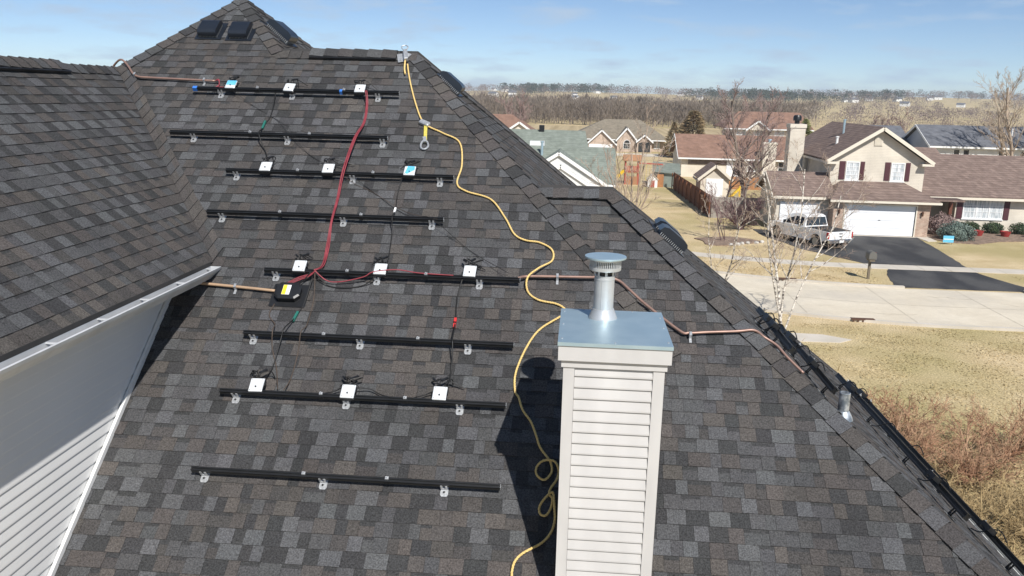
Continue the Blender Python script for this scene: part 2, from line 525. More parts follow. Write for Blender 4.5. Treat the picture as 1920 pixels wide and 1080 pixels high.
jb_ = MB()
for k in range(-2, 14):
    x = 1.5 + 4.5 * k
    dy = curve_dy(x)
    jb_.poly([(x, 36.72 + dy, 0.017), (x + 0.03, 36.72 + dy, 0.017), (x + 0.03, 44.28 + dy, 0.017), (x, 44.28 + dy, 0.017)])
for a, c in zip(XS[:-1], XS[1:]):
    jb_.poly([(a, 40.5 + curve_dy(a), 0.017), (c, 40.5 + curve_dy(c), 0.017), (c, 40.53 + curve_dy(c), 0.017), (a, 40.53 + curve_dy(a), 0.017)])
struct(jb_.build('street_joint', 'joint'))
for k, (x, y) in enumerate(((13.0, 38.2), (17.5, 42.6), (24.0, 38.9), (20.5, 41.6))):
    jb_ = MB(); px_, py_ = x, y + curve_dy(x)
    for q in range(9):
        nx_, ny_ = px_ + rnd.uniform(0.12, 0.4), py_ + rnd.uniform(-0.16, 0.16)
        jb_.bar((px_, py_, 0.016), (nx_, ny_, 0.016), rnd.uniform(0.015, 0.05), 0.004)
        px_, py_ = nx_, ny_
    struct(jb_.build('street_crack', 'joint'))
b = MB(); b.prism(ragged([(12.9, 63.5, 0), (13.0, 60.6, 0), (14.6, 55.2, 0), (17.1, 51.1, 0), (22.9, 50.9, 0), (23.6, 56, 0), (24.2, 62.2, 0)]), (0, 0, 0.02))
struct(b.build('driveway', 'asphalt'))
b = MB(); b.prism(ragged([(17.9, 49.5, 0), (17.2, 47.5, 0), (16.7, 44.6, 0), (24.2, 44.6, 0), (23.2, 47.5, 0), (22.8, 49.5, 0)]), (0, 0, 0.018))
struct(b.build('driveway_apron', 'asphalt'))
b = MB(); b.prism([(19, 61.95, 0.0), (24.1, 61.95, 0.0), (24.1, 62.28, 0.0), (19, 62.28, 0.0)], (0, 0, 0.03))
struct(b.build('garage_sill', 'walk_concrete'))
# storm drains at the kerbs
for (x, y, lab) in ((11.2, 44.42 + curve_dy(11.2), 'rusty storm drain inlet in the far kerb behind the birch'), (12.6, 36.58 + curve_dy(12.6), 'rusty storm drain inlet in the near kerb beside the dry lawn')):
    b = MB(); b.box((x - 0.5, y - 0.14, 0.10), (x + 0.5, y + 0.14, 0.135))
    d_ = b.build('storm_drain', 'iron'); tag(d_, lab, 'storm drain')
    b = MB()
    for k in range(5): b.box((x - 0.45 + 0.2 * k, y - 0.15, 0.02), (x - 0.39 + 0.2 * k, y - 0.11, 0.1))
    b.build('grate', 'iron', d_)
# back street, crop fields
b = MB(); b.poly([(-60, 138.5, 0.03), (110, 138.5, 0.03), (110, 145.5, 0.03), (-60, 145.5, 0.03)]); struct(b.build('back_street', 'concrete'))
b = MB(); b.poly([(-45, 172, 0.06), (60, 172, 0.06), (80, 268, 0.06), (-60, 268, 0.06)]); struct(b.build('stubble_field', 'crop_field'))
b = MB(); b.poly([(64, 190, 0.1), (240, 190, 0.1), (280, 300, 0.1), (90, 300, 0.1)]); struct(b.build('hay_field', 'far_field'))

# ------------------------------------------------------------------ our house: slopes
TH, TE = 0.664455, R(35.5)
DPL = 7.11


class Slope:
    def __init__(s, O, U, S):
        s.O, s.U, s.S = V(O), V(U).normalized(), V(S).normalized()
        s.n = s.U.cross(s.S).normalized()

    def p(s, u, v, h=0.0):
        return s.O + s.U * u + s.S * v + s.n * h

    def M(s, u, v, h=0.0, rot=0.0):
        a = s.U * math.cos(rot) + s.S * math.sin(rot)
        b_ = s.S * math.cos(rot) - s.U * math.sin(rot)
        o = s.p(u, v, h)
        return Matrix(((a.x, b_.x, s.n.x, o.x), (a.y, b_.y, s.n.y, o.y), (a.z, b_.z, s.n.z, o.z), (0, 0, 0, 1)))


nF = V((0, -math.sin(TH), math.cos(TH)))
SF = Slope(V((0, 0, H)) - nF * DPL, (1, 0, 0), (0, math.cos(TH), math.sin(TH)))
SE = Slope((0, 8.3, H - 2.53), (1, 0, 0), (0, math.cos(TE), math.sin(TE)))


def xslope(x, z, k):           # falls towards +X with slope k; u = world Y
    a = math.atan(k)
    return Slope((x, 0, z), (0, 1, 0), (-math.cos(a), 0, math.sin(a)))


SR = xslope(1.08, H - 2.53, 0.88)
SR2 = xslope(4.65, H - 4.70, 0.845)
SU = xslope(-4.29, H + 0.494, 0.87)
SW = xslope(-4.08, H - 1.93, 0.869)

house = empty('brick_and_siding_house', (-1, 10, 0), 'near house with dark shingled hip roof filling the foreground', 'house')
house.name = 'shingled_house'; WL[house.name] = V((-1, 10, 0))


def clip(poly, conv):
    out = poly
    n = len(conv)
    for i in range(n):
        ax, ay = conv[i]; bx, by = conv[(i + 1) % n]
        ex, ey = bx - ax, by - ay
        inp, out = out, []
        for k in range(len(inp)):
            p, q = inp[k], inp[(k + 1) % len(inp)]
            dp = ex * (p[1] - ay) - ey * (p[0] - ax)
            dq = ex * (q[1] - ay) - ey * (q[0] - ax)
            if dp >= 0: out.append(p)
            if (dp > 0 and dq < 0) or (dp < 0 and dq > 0):
                t = dp / (dp - dq)
                out.append((p[0] + (q[0] - p[0]) * t, p[1] + (q[1] - p[1]) * t))
        if len(out) < 3: return []
    return out


def area(p):
    return abs(sum(p[i][0] * p[(i + 1) % len(p)][1] - p[(i + 1) % len(p)][0] * p[i][1] for i in range(len(p)))) / 2


EXPO = 0.1435
GREYL = (0.095, 0.096, 0.099)
GREY = (0.077, 0.077, 0.079)
BRN = (0.080, 0.073, 0.069)
BRNL = (0.090, 0.081, 0.075)
DARK = (0.049, 0.049, 0.050)
DBRN = (0.067, 0.063, 0.061)
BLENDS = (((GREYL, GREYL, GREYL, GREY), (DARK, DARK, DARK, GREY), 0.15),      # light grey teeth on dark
          ((BRN, BRNL, BRN, GREY), (BRN, GREY, DBRN, DARK), 0.8),              # brown with printed shadow bands
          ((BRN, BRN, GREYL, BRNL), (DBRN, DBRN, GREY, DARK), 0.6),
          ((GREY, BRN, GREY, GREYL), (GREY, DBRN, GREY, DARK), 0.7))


def jit(c, a=0.07):
    k = 1 + rnd.uniform(-a, a)
    return tuple(max(0.0, x * k * (1 + rnd.uniform(-0.012, 0.012))) for x in c)


pieces = []       # (screen weight, slope, outline, [(poly, colour)], height)


def seen(P):
    d = P - V((0, 0, H))
    z = d.dot(fwd)
    if z < 0.5: return None
    x = 960 + 1587.74 * d.dot(c_r) / z; y = 540 - 1587.74 * d.dot(c_u) / z
    return (x, y, z) if -20 < x < 1940 and -20 < y < 1100 else None


def lay(S, poly, v_off=0.0):
    vmin = min(p[1] for p in poly); vmax = max(p[1] for p in poly)
    umin = min(p[0] for p in poly); umax = max(p[0] for p in poly)
    k = math.floor((vmin - v_off) / EXPO)
    while v_off + k * EXPO < vmax:
        v0 = v_off + k * EXPO; v1 = v0 + EXPO
        u = umin - rnd.uniform(0, 0.4)
        tooth = rnd.random() < 0.5
        left = 0.0
        while u < umax:
            tooth = not tooth
            wd = rnd.uniform(0.10, 0.21) if tooth else rnd.uniform(0.085, 0.22)
            if left <= 0:
                blend = rnd.choice(BLENDS); left = rnd.uniform(0.5, 1.0)
            left -= wd
            band = None
            if tooth:
                c = rnd.choice(blend[0]); hh = 0.012
            else:
                c = rnd.choice(blend[1]); hh = 0.0075
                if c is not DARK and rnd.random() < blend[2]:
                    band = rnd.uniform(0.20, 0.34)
            c = jit(c)
            outline = clip([(u, v0), (u + wd - 0.002, v0), (u + wd - 0.002, v1), (u, v1)], poly)
            if outline and area(outline) > 2e-4:
                parts = []
                if band:
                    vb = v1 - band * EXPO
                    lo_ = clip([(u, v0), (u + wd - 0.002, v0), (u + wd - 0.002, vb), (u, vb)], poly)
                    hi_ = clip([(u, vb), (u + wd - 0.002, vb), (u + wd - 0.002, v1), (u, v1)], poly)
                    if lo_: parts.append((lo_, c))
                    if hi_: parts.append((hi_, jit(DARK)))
                else:
                    parts.append((outline, c))
                cu = sum(p[0] for p in outline) / len(outline); cv = sum(p[1] for p in outline) / len(outline)
                P = S.p(cu, cv)
                s_ = seen(P)
                wgt = 0
                if s_:
                    d = (V((0, 0, H)) - P)
                    wgt = area(outline) * max(0, d.normalized().dot(S.n)) / d.length ** 2
                pieces.append((wgt, S, outline, parts, hh + rnd.uniform(-0.0012, 0.0012), v0))
            u += wd
        k += 1


def emit(b, pc):
    wgt, S, outline, parts, hh, v0 = pc
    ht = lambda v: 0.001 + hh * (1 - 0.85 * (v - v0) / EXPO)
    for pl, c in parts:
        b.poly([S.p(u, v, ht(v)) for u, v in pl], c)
    n = len(outline)
    dk = tuple(x * 0.75 for x in parts[0][1])
    for i in range(n):
        p, q = outline[i], outline[(i + 1) % n]
        if p[1] > v0 + EXPO - 1e-4 and q[1] > v0 + EXPO - 1e-4: continue
        b.poly([S.p(*p, -0.003), S.p(*q, -0.003), S.p(*q, ht(q[1])), S.p(*p, ht(p[1]))], dk)


F1 = [(-4.6, 1.54), (4.6, 1.54), (2.09, 4.974), (-4.6, 4.974)]
F2 = [(-4.9, 4.974), (1.06, 4.974), (-2.34, 9.88), (-6.21, 9.88), (-6.55, 9.42)]
F3 = [(-6.21, 9.88), (-4.29, 9.88), (-5.25, 11.236)]
E1 = [(1.08, 0), (2.09, 0), (0.40, 2.40), (-0.47, 2.40)]
RV = 4.565
R1 = [(8.3, 0), (15.25, 0), (12.16, RV)]
R2P = [(5.53, 0), (14.5, 0), (10.22, 5.564), (8.3, 3.351)]
U1 = [(12.16, 0), (14.3, 0), (13.23, 1.272)]
W1 = [(2.5, 0), (9.06, 0), (11.79, 3.273), (2.5, 3.273)]
FULL = [(-20, 1.54), (20, 1.54), (20, 20), (-20, 20)]
for S, P_ in ((SF, F1), (SF, F2), (SF, F3), (SE, E1), (SR, R1), (SR2, R2P), (SU, U1), (SW, W1)):
    lay(S, P_)
pieces.sort(key=lambda t: -t[0])

# roof deck under the shingles, back slopes included
b = MB()
for S, P_ in ((SF, F1), (SF, F2), (SF, F3), (SE, E1), (SR, R1), (SR2, R2P), (SU, U1), (SW, W1)):
    b.prism([S.p(u, v, -0.075) for u, v in P_], S.n * 0.07)
zr = H + 0.494
bs = V((0, math.cos(TH), -math.sin(TH)))
nb = V((0, math.sin(TH), math.cos(TH)))


def slab(bb, pts, t):
    pts = [V(p) for p in pts]
    n_ = (pts[1] - pts[0]).cross(pts[2] - pts[0]).normalized()
    bb.prism([p - n_ * t for p in pts], n_ * (t - 0.004))


slab(b, [(-2.34, 12.16, zr), (-4.29, 12.16, zr), (-8.5, 16.5, H - 2.9), (1.08, 15.25, H - 2.53)], 0.07)
slab(b, [(0.40, 10.22, H - 1.12), (-0.47, 10.22, H - 1.12), (-0.47, 14.6, H - 4.6), (4.65, 14.5, H - 4.70)], 0.07)
slab(b, [(-5.25, 13.23, H + 1.33), (-4.29, 14.3, zr), (-6.21, 14.3, zr)], 0.07)
slab(b, [(-5.25, 13.23, H + 1.33), (-6.21, 14.3, zr), (-9, 16, H - 2), (-9, 11.6, H - 2), (-6.6, 11.75, H + 0.17)], 0.07)
slab(b, [(-6.55, 11.79, H + 0.217), (-9.05, 11.79, H - 1.95), (-9.05, 2.5, H - 1.95), (-6.55, 2.5, H + 0.217)], 0.07)
deck = b.build('roof', 'felt', house)

for pc in pieces[:300]:
    b = MB(); emit(b, pc); b.build('shingle', 'shingle', deck)
b = MB()
for pc in pieces[300:]:
    emit(b, pc)
# woven valley: the wing's courses turn up across the main slope
va, vb_ = V((-4.08, 5.949, 0)), V((-6.53, 9.40, 0))
vd = (vb_ - va).normalized()
ang = R(-50)
fold = V((vd.x * math.cos(ang) - vd.y * math.sin(ang), vd.x * math.sin(ang) + vd.y * math.cos(ang), 0))
nval = 23
for k in range(nval):
    p0 = va + (vb_ - va) * (k / nval); p1 = va + (vb_ - va) * ((k + 1) / nval)
    w1_ = 0.21 + rnd.uniform(-0.01, 0.01)
    c1_, c2_ = jit(rnd.choice((BRN, DBRN, GREY, BRN))), jit(rnd.choice((BRN, GREY, BRNL)))
    m0, m1 = p0 + fold * w1_ * 0.55, p1 + fold * w1_ * 0.55
    e0, e1 = p0 + fold * w1_, p1 + fold * w1_
    lo_, hi_ = 0.026, 0.014
    b.poly([SF.p(p0.x, p0.y, lo_), SF.p(m0.x, m0.y, lo_), SF.p(m1.x, m1.y, hi_), SF.p(p1.x, p1.y, hi_)], c1_)
    b.poly([SF.p(m0.x, m0.y, lo_), SF.p(e0.x, e0.y, lo_ - 0.004), SF.p(e1.x, e1.y, hi_), SF.p(m1.x, m1.y, hi_)], c2_)
    b.poly([SF.p(p0.x, p0.y, 0), SF.p(e0.x, e0.y, 0), SF.p(e0.x, e0.y, lo_ - 0.004), SF.p(p0.x, p0.y, lo_)], DARK)
    b.poly([SF.p(e0.x, e0.y, 0), SF.p(e1.x, e1.y, 0), SF.p(e1.x, e1.y, hi_), SF.p(e0.x, e0.y, lo_ - 0.004)], DARK)
b.build('shingle_field', 'shingle', house, kind='stuff')


# ridge and hip caps, each a bent shingle of its own
def caps(A, B, n1, n2, step=0.19, wd=0.15, h0=0.0):
    A, B = V(A), V(B)
    ax = (B - A).normalized(); L = (B - A).length
    n1, n2 = V(n1).normalized(), V(n2).normalized()
    mid = (n1 + n2).normalized()
    d1 = n1.cross(ax); d2 = n2.cross(ax)
    if d1.dot(n2) < 0: d1 = -d1
    if d2.dot(n1) < 0: d2 = -d2
    d1, d2 = -d1, -d2
    n = max(1, round(L / step)); st = L / n
    for k in range(n):
        c = jit(rnd.choice((GREY, GREY, BRN, GREYL, DBRN, BRN, DARK, BRNL)))
        bb = MB()
        t0, t1 = k * st, min(L, (k + 1) * st + 0.02)
        j1 = rnd.uniform(-0.006, 0.006)
        rows = []
        for t, h in ((t0, 0.026), ((t0 + t1) / 2, 0.018), (t1, 0.010)):
            h += h0
            base = A + ax * t
            rows.append([base + d1 * (wd + j1) + n1 * h, base + d1 * 0.04 + n1 * (h + 0.004), base + mid * (h + 0.006),
                         base + d2 * 0.04 + n2 * (h + 0.004), base + d2 * (wd - j1) + n2 * h])
        for r0, r1 in zip(rows[:-1], rows[1:]):
            for i in range(4):
                bb.poly([r0[i], r0[i + 1], r1[i + 1], r1[i]], c)
            bb.poly([r0[0] - n1 * 0.02, r0[0], r1[0], r1[0] - n1 * 0.012], DARK)
            bb.poly([r0[4], r0[4] - n2 * 0.02, r1[4] - n2 * 0.012, r1[4]], DARK)
        r0 = rows[0]
        bb.poly([r0[0] - n1 * 0.02, r0[2] - mid * 0.03, r0[4] - n2 * 0.02] + [r0[i] for i in (4, 3, 2, 1, 0)], DARK)
        bb.build('ridge_cap', 'shingle', deck)


nE_b = V((0, math.sin(TE), math.cos(TE)))
nL = V((-SU.n.x, 0, SU.n.z))
caps((1.08, 8.3, H - 2.53), (-2.34, 12.16, zr), SF.n, SR.n)
caps((4.6, 5.56, H - 4.66), (2.09, 8.3, H - 2.53), SF.n, SR2.n)
caps((2.09, 8.3, H - 2.53), (0.40, 10.22, H - 1.12), SE.n, SR2.n)
caps((0.42, 10.22, H - 1.12), (-0.50, 10.22, H - 1.12), SE.n, nE_b)
caps((-2.34, 12.16, zr), (-4.35, 12.16, zr), SF.n, nb, h0=0.0)
caps((-4.29, 12.16, zr), (-5.25, 13.23, H + 1.33), SF.n, SU.n)
caps((-6.6, 11.72, H + 0.16), (-5.25, 13.23, H + 1.33), SF.n, nL)
caps((1.08, 15.25, H - 2.53), (-2.34, 12.16, zr), SR.n, nb)
caps((4.65, 14.5, H - 4.70), (0.40, 10.22, H - 1.12), SR2.n, nE_b)
caps((-4.29, 14.3, zr), (-5.25, 13.23, H + 1.33), SU.n, nb)
caps((-6.55, 2.5, H + 0.217), (-6.55, 11.85, H + 0.217), SW.n, (-SW.n.x, 0, SW.n.z))


# ridge vents: black plastic strip with a row of caps on top
def ridge_vent(A, B, n1, n2, d1, d2):
    A, B = V(A), V(B)
    bb = MB()
    mid = (V(n1) + V(n2)).normalized()
    for (n_, d_) in ((V(n1), V(d1)), (V(n2), V(d2))):
        bb.prism([A + mid * 0.028, A + d_ * 0.17 + n_ * 0.02, A + d_ * 0.17 + n_ * 0.052, A + mid * 0.062], B - A)
    bb.build('ridge_vent', 'black_plastic', house)
    caps(A, B, n1, n2, h0=0.042, wd=0.145)


ridge_vent((-3.85, 12.16, zr), (-2.62, 12.16, zr), SF.n, nb, -SF.S, bs)
ridge_vent((-6.55, 3.0, H + 0.217), (-6.55, 10.45, H + 0.217), SW.n, (-SW.n.x, 0, SW.n.z), -SW.S, V((SW.S.x, 0, -SW.S.z)))


# box vents
def box_vent(S, u, v, rot=0.0, k=1.0):
    M = S.M(u, v, 0.012, rot) @ Matrix.Scale(k, 4)
    bb = MB()
    # hood: tapered box, sloping top, rounded front shoulder
    lo = [(-0.20, -0.20), (0.20, -0.20), (0.20, 0.20), (-0.20, 0.20)]
    prof = [(-0.21, 0.05), (-0.21, 0.115), (-0.185, 0.145), (-0.13, 0.158), (0.13, 0.150), (0.19, 0.12), (0.21, 0.05)]
    bb.prism([(-0.175, y, z) for y, z in prof], (0.35, 0, 0))
    hood = bb.xf(M).build('roof_vent', 'vent_metal', house, smooth=True)
    bb = MB(); bb.box((-0.25, -0.25, 0.0), (0.25, 0.27, 0.008)); bb.xf(M).build('flange', 'vent_metal', hood)
    bb = MB(); bb.box((-0.15, -0.175, 0.008), (0.15, 0.17, 0.05)); bb.xf(M).build('throat', 'black_plastic', hood)
    bb = MB()
    for i in range(13):
        x = -0.168 + 0.028 * i
        bb.box((x - 0.004, -0.2, 0.01), (x + 0.004, -0.19, 0.05))
    for i in range(13):
        y = -0.168 + 0.028 * i
        for sx_ in (-1, 1):
            bb.box((sx_ * 0.168 - 0.004, y - 0.004, 0.01), (sx_ * 0.168 + 0.004, y + 0.004, 0.05))
    bb.xf(M).build('louvre', 'aluminium', hood)


box_vent(SF, -5.46, 10.33, 0, 0.78)
box_vent(SF, -5.00, 10.31, 0, 0.78)
box_vent(SU, 12.95, 0.42, 0, 1.0)
box_vent(SR, 12.02, 3.95, 0, 0.9)
box_vent(SR2, 9.88, 4.72, 0, 0.9)
box_vent(SR2, 10.40, 4.72, 0, 0.9)

# ------------------------------------------------------------------ walls of our house, wing wall in lap siding
WX = -4.43
wall = MB()
wall.box((-9.0, 2.6, 0), (WX - 0.02, 11.0, H - 2.05))
wall.box((-7.5, 5.9, 0), (4.25, 14.2, H - 4.80))
wall.prism([(-9.0, 2.6, H - 2.05), (WX - 0.02, 2.6, H - 2.05), (-6.55, 2.6, H - 0.05)], (0, 9.0, 0))
wl = wall.build('wall', 'vinyl_white', house)


def lap(bb, p, q, z0, e, out, t0=0.002, t1=0.024):
    """one lap board from p to q (plan points) at height z0, out = outward plan vector; drip lip at its foot"""
    p, q, out = V((*p, 0)), V((*q, 0)), V((*out, 0))
    pr = [(t1, 0), (t1, 0.012), (t0, e + 0.006), (0, e + 0.006), (0, 0.0), (0.004, -0.004)]
    bb.prism([p + out * a + V((0, 0, z0 + z)) for a, z in pr], q - p)


z = H - 4.75
while z < H - 2.16:
    bb = MB(); lap(bb, (WX, 2.62), (WX, 8.95), z, 0.1, (1, 0), 0.0015, 0.015); bb.build('siding_board', 'vinyl_white', wl)
    z += 0.1
# J-channel along the wall and the roof
bb = MB(); bb.bar(SF.p(WX + 0.035, 1.7, 0.03), SF.p(WX + 0.035, 5.62, 0.03), 0.03, 0.05, SF.n); bb.build('flashing_trim', 'vinyl_white', house)
# soffit, fascia, gutter
bb = MB(); bb.box((WX - 0.01, 2.5, H - 2.085), (-4.10, 8.78, H - 2.055)); bb.build('soffit', 'vinyl_white', house)
bb = MB(); bb.box((-4.10, 2.5, H - 2.10), (-4.075, 8.92, H - 1.945)); bb.build('fascia', 'vinyl_white', house)
gy0, gy1 = 2.5, 8.96
gp = [(-4.072, -1.955), (-4.072, -2.075), (-4.035, -2.075), (-4.012, -2.045), (-3.955, -1.985), (-3.945, -1.955), (-3.965, -1.952), (-3.965, -1.962), (-3.953, -1.966), (-3.961, -1.984), (-4.018, -2.041), (-4.037, -2.069), (-4.066, -2.069), (-4.066, -1.955)]
bb = MB(); bb.prism([(x, gy0, H + z_) for x, z_ in gp], (0, gy1 - gy0, 0)); gut = bb.build('gutter', 'gutter_paint', house)
bb = MB(); bb.prism([(x, gy1, H + z_) for x, z_ in gp[:6]], (0, 0.006, 0)); bb.build('gutter_end', 'gutter_paint', gut)
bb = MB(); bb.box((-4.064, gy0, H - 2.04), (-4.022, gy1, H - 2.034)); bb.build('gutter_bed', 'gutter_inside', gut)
bb = MB(); bb.bar((-4.068, gy0, H - 1.93), (-4.068, gy1, H - 1.93), 0.006, 0.045); bb.build('drip_edge', 'felt', gut)
for k in range(9):
    y = 3.1 + 0.72 * k
    bb = MB(); bb.box((-4.068, y - 0.012, H - 1.968), (-3.955, y + 0.012, H - 1.960)); bb.build('hanger', 'gutter_paint', gut)
# eave edge at the right: fascia, gutter and light drip edge
bb = MB(); bb.box((4.66, 5.5, H - 4.86), (4.69, 14.5, H - 4.73)); bb.build('fascia', 'vinyl_white', house)
bb = MB(); bb.prism([(4.695, 5.5, H - 4.74), (4.695, 5.5, H - 4.85), (4.78, 5.5, H - 4.85), (4.81, 5.5, H - 4.75), (4.81, 5.5, H - 4.735), (4.795, 5.5, H - 4.735), (4.77, 5.5, H - 4.835), (4.71, 5.5, H - 4.835), (4.71, 5.5, H - 4.74)], (0, 9.0, 0))
g2_ = bb.build('gutter', 'drip_edge', house)
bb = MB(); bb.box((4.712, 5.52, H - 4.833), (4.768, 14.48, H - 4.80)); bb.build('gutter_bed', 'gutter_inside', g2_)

# ------------------------------------------------------------------ chimney
CX0, CX1, CY0, CY1, CZ = -0.116, 0.742, 6.082, 7.113, H - 1.80
bx0, bx1, by0, by1 = -0.068, 0.694, 6.135, 7.06
chim = MB()
chim.box((bx0 + 0.022, by0 + 0.022, H - 4.7), (bx1 - 0.022, by1 - 0.022, CZ - 0.02))
ch = chim.build('chimney', 'vinyl_beige', house)
for (x0, x1, y0, y1) in ((bx0, bx0 + 0.085, by0 - 0.004, by0 + 0.085), (bx1 - 0.085, bx1, by0 - 0.004, by0 + 0.085), (bx0, bx0 + 0.085, by1 - 0.085, by1 + 0.004), (bx1 - 0.085, bx1, by1 - 0.085, by1 + 0.004)):
    bb = MB(); bb.box((x0, y0, H - 4.7), (x1, y1, CZ - 0.19)); bb.build('corner_board', 'vinyl_beige', ch)
z = H - 4.62
e_ = 0.0908
while z < CZ - 0.19 - 0.03:
    ee = min(e_, CZ - 0.19 - z)
    for p, q, o_ in (((bx1 - 0.087, by0 + 0.018), (bx0 + 0.087, by0 + 0.018), (0, -1)), ((bx0 + 0.018, by0 + 0.087), (bx0 + 0.018, by1 - 0.087), (-1, 0)), ((bx1 - 0.018, by0 + 0.087), (bx1 - 0.018, by1 - 0.087), (1, 0))):
        bb = MB(); lap(bb, p, q, z, ee, o_, 0.001, 0.018); bb.build('siding_board', 'vinyl_beige', ch)
    z += e_
# crown: two stepped boards round the top
for (o_, z0, z1, nm) in ((0.016, -0.205, -0.148, 'trim_board'), (0.042, -0.146, -0.022, 'crown_board')):
    for side in range(4):
        t = 0.02
        bb = MB()
        if side == 0: bb.box((bx0 - o_, by0 - o_, CZ + z0), (bx1 + o_, by0 - o_ + t, CZ + z1))
        if side == 1: bb.box((bx0 - o_, by1 + o_ - t, CZ + z0), (bx1 + o_, by1 + o_, CZ + z1))
        if side == 2: bb.box((bx0 - o_, by0 - o_ + t + 0.001, CZ + z0), (bx0 - o_ + t, by1 + o_ - t - 0.001, CZ + z1))
        if side == 3: bb.box((bx1 + o_ - t, by0 - o_ + t + 0.001, CZ + z0), (bx1 + o_, by1 + o_ - t - 0.001, CZ + z1))
        bb.build(nm, 'vinyl_beige', ch)
bb = MB(); bb.box((bx0 - 0.015, by0 - 0.015, CZ - 0.16), (bx1 + 0.015, by1 + 0.015, CZ - 0.15)); bb.build('trim_board', 'vinyl_beige', ch)
# sheet metal top with turned-down edge and screws
bb = MB()
cx, cy = (CX0 + CX1) / 2, (CY0 + CY1) / 2
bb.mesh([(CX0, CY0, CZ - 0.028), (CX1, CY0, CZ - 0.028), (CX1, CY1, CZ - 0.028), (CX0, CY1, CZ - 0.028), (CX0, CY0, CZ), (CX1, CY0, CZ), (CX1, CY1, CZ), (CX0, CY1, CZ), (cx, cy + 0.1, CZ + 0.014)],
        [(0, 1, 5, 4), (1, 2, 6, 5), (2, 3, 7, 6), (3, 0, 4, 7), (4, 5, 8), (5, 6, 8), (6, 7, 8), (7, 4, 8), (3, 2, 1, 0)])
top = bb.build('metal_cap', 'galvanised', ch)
bb = MB()
for (x, y) in [(CX0 + 0.03, CY0 + 0.1), (CX0 + 0.03, cy), (CX0 + 0.03, CY1 - 0.1), (CX1 - 0.03, CY0 + 0.1), (CX1 - 0.03, cy), (CX1 - 0.03, CY1 - 0.2), (cx, CY0 + 0.03), (CX0 + 0.2, CY1 - 0.03), (CX1 - 0.25, CY1 - 0.03)]:
    bb.lathe([(0.008, 0), (0.008, 0.004), (0.003, 0.007)], (x, y, CZ), 8)
bb.build('screw', 'aluminium', ch)
fx, fy = 0.234, 6.812
bb = MB(); bb.lathe([(0.118, 0.008), (0.118, 0.016), (0.112, 0.03), (0.090, 0.085), (0.088, 0.092)], (fx, fy, CZ), 40); bb.build('flue_collar', 'flue_paint', ch, smooth=True)
bb = MB(); bb.lathe([(0.082, 0.05), (0.082, 0.335), (0.0845, 0.337), (0.0845, 0.349), (0.082, 0.351), (0.082, 0.372), (0.079, 0.374)], (fx, fy, CZ), 40); bb.build('flue_pipe', 'flue_paint', ch, smooth=True)
bb = MB(); bb.bar((fx - 0.02, fy - 0.0835, CZ + 0.09), (fx - 0.02, fy - 0.0835, CZ + 0.33), 0.004, 0.003, (0, 1, 0)); bb.build('seam', 'flue_paint', ch)
# upper section: inner dark tube behind openings, short straps, slotted band, top disc
bb = MB(); bb.lathe([(0.066, 0.372), (0.066, 0.50)], (fx, fy, CZ), 32); bb.build('flue_liner', 'black_metal', ch, smooth=True)
bb = MB()
for k in range(8):
    a0 = 2 * math.pi * k / 8
    for a in (a0, a0 + 0.2):
        pass
    pts = [(fx + 0.081 * math.cos(a0 + d_), fy + 0.081 * math.sin(a0 + d_)) for d_ in (0, 0.12, 0.24)]
    bb.prism([(pts[0][0], pts[0][1], CZ + 0.37), (pts[2][0], pts[2][1], CZ + 0.37), (pts[2][0], pts[2][1], CZ + 0.425), (pts[0][0], pts[0][1], CZ + 0.425)], (0.003 * math.cos(a0), 0.003 * math.sin(a0), 0))
bb.build('strap', 'flue_paint', ch)
bb = MB(); bb.lathe([(0.082, 0.418), (0.128, 0.418), (0.130, 0.425), (0.130, 0.445), (0.122, 0.447)], (fx, fy, CZ), 48); bb.build('band_foot', 'flue_paint', ch, smooth=True)
bb = MB()
for k in range(52):
    a = 2 * math.pi * k / 52
    r_ = 0.127
    c_, s_ = math.cos(a), math.sin(a)
    px, py = fx + r_ * c_, fy + r_ * s_
    bb.bar((px, py, CZ + 0.44), (px, py, CZ + 0.512), 0.0075, 0.004, (c_, s_, 0))
bb.build('slotted_band', 'flue_paint', ch)
bb = MB(); bb.lathe([(0.130, 0.497), (0.131, 0.515), (0.12, 0.515)], (fx, fy, CZ), 48); bb.build('band_head', 'flue_paint', ch, smooth=True)
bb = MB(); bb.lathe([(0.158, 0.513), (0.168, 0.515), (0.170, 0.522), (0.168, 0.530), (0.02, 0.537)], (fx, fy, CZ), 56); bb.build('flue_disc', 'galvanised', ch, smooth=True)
# flashing at the foot of the chimney
bb = MB(); bb.box((bx1, 6.2, H - 4.5), (bx1 + 0.01, 7.04, H - 3.0)); bb.build('step_flashing', 'felt', ch)

# plumbing vent pipe on the right slope
P0 = SR2.p(8.06, (4.65 - 2.66) / math.cos(math.atan(0.845)))
bb = MB(); bb.lathe([(0.052, -0.08), (0.052, 0.25), (0.046, 0.255), (0.044, 0.24), (0.044, 0.1)], tuple(P0), 20); vp = bb.build('vent_pipe', 'lead', house, smooth=True)
bb = MB(); bb.lathe([(0.10, -0.02), (0.085, 0.02), (0.056, 0.07)], tuple(P0), 20); bb.build('pipe_boot', 'lead', vp, smooth=True)

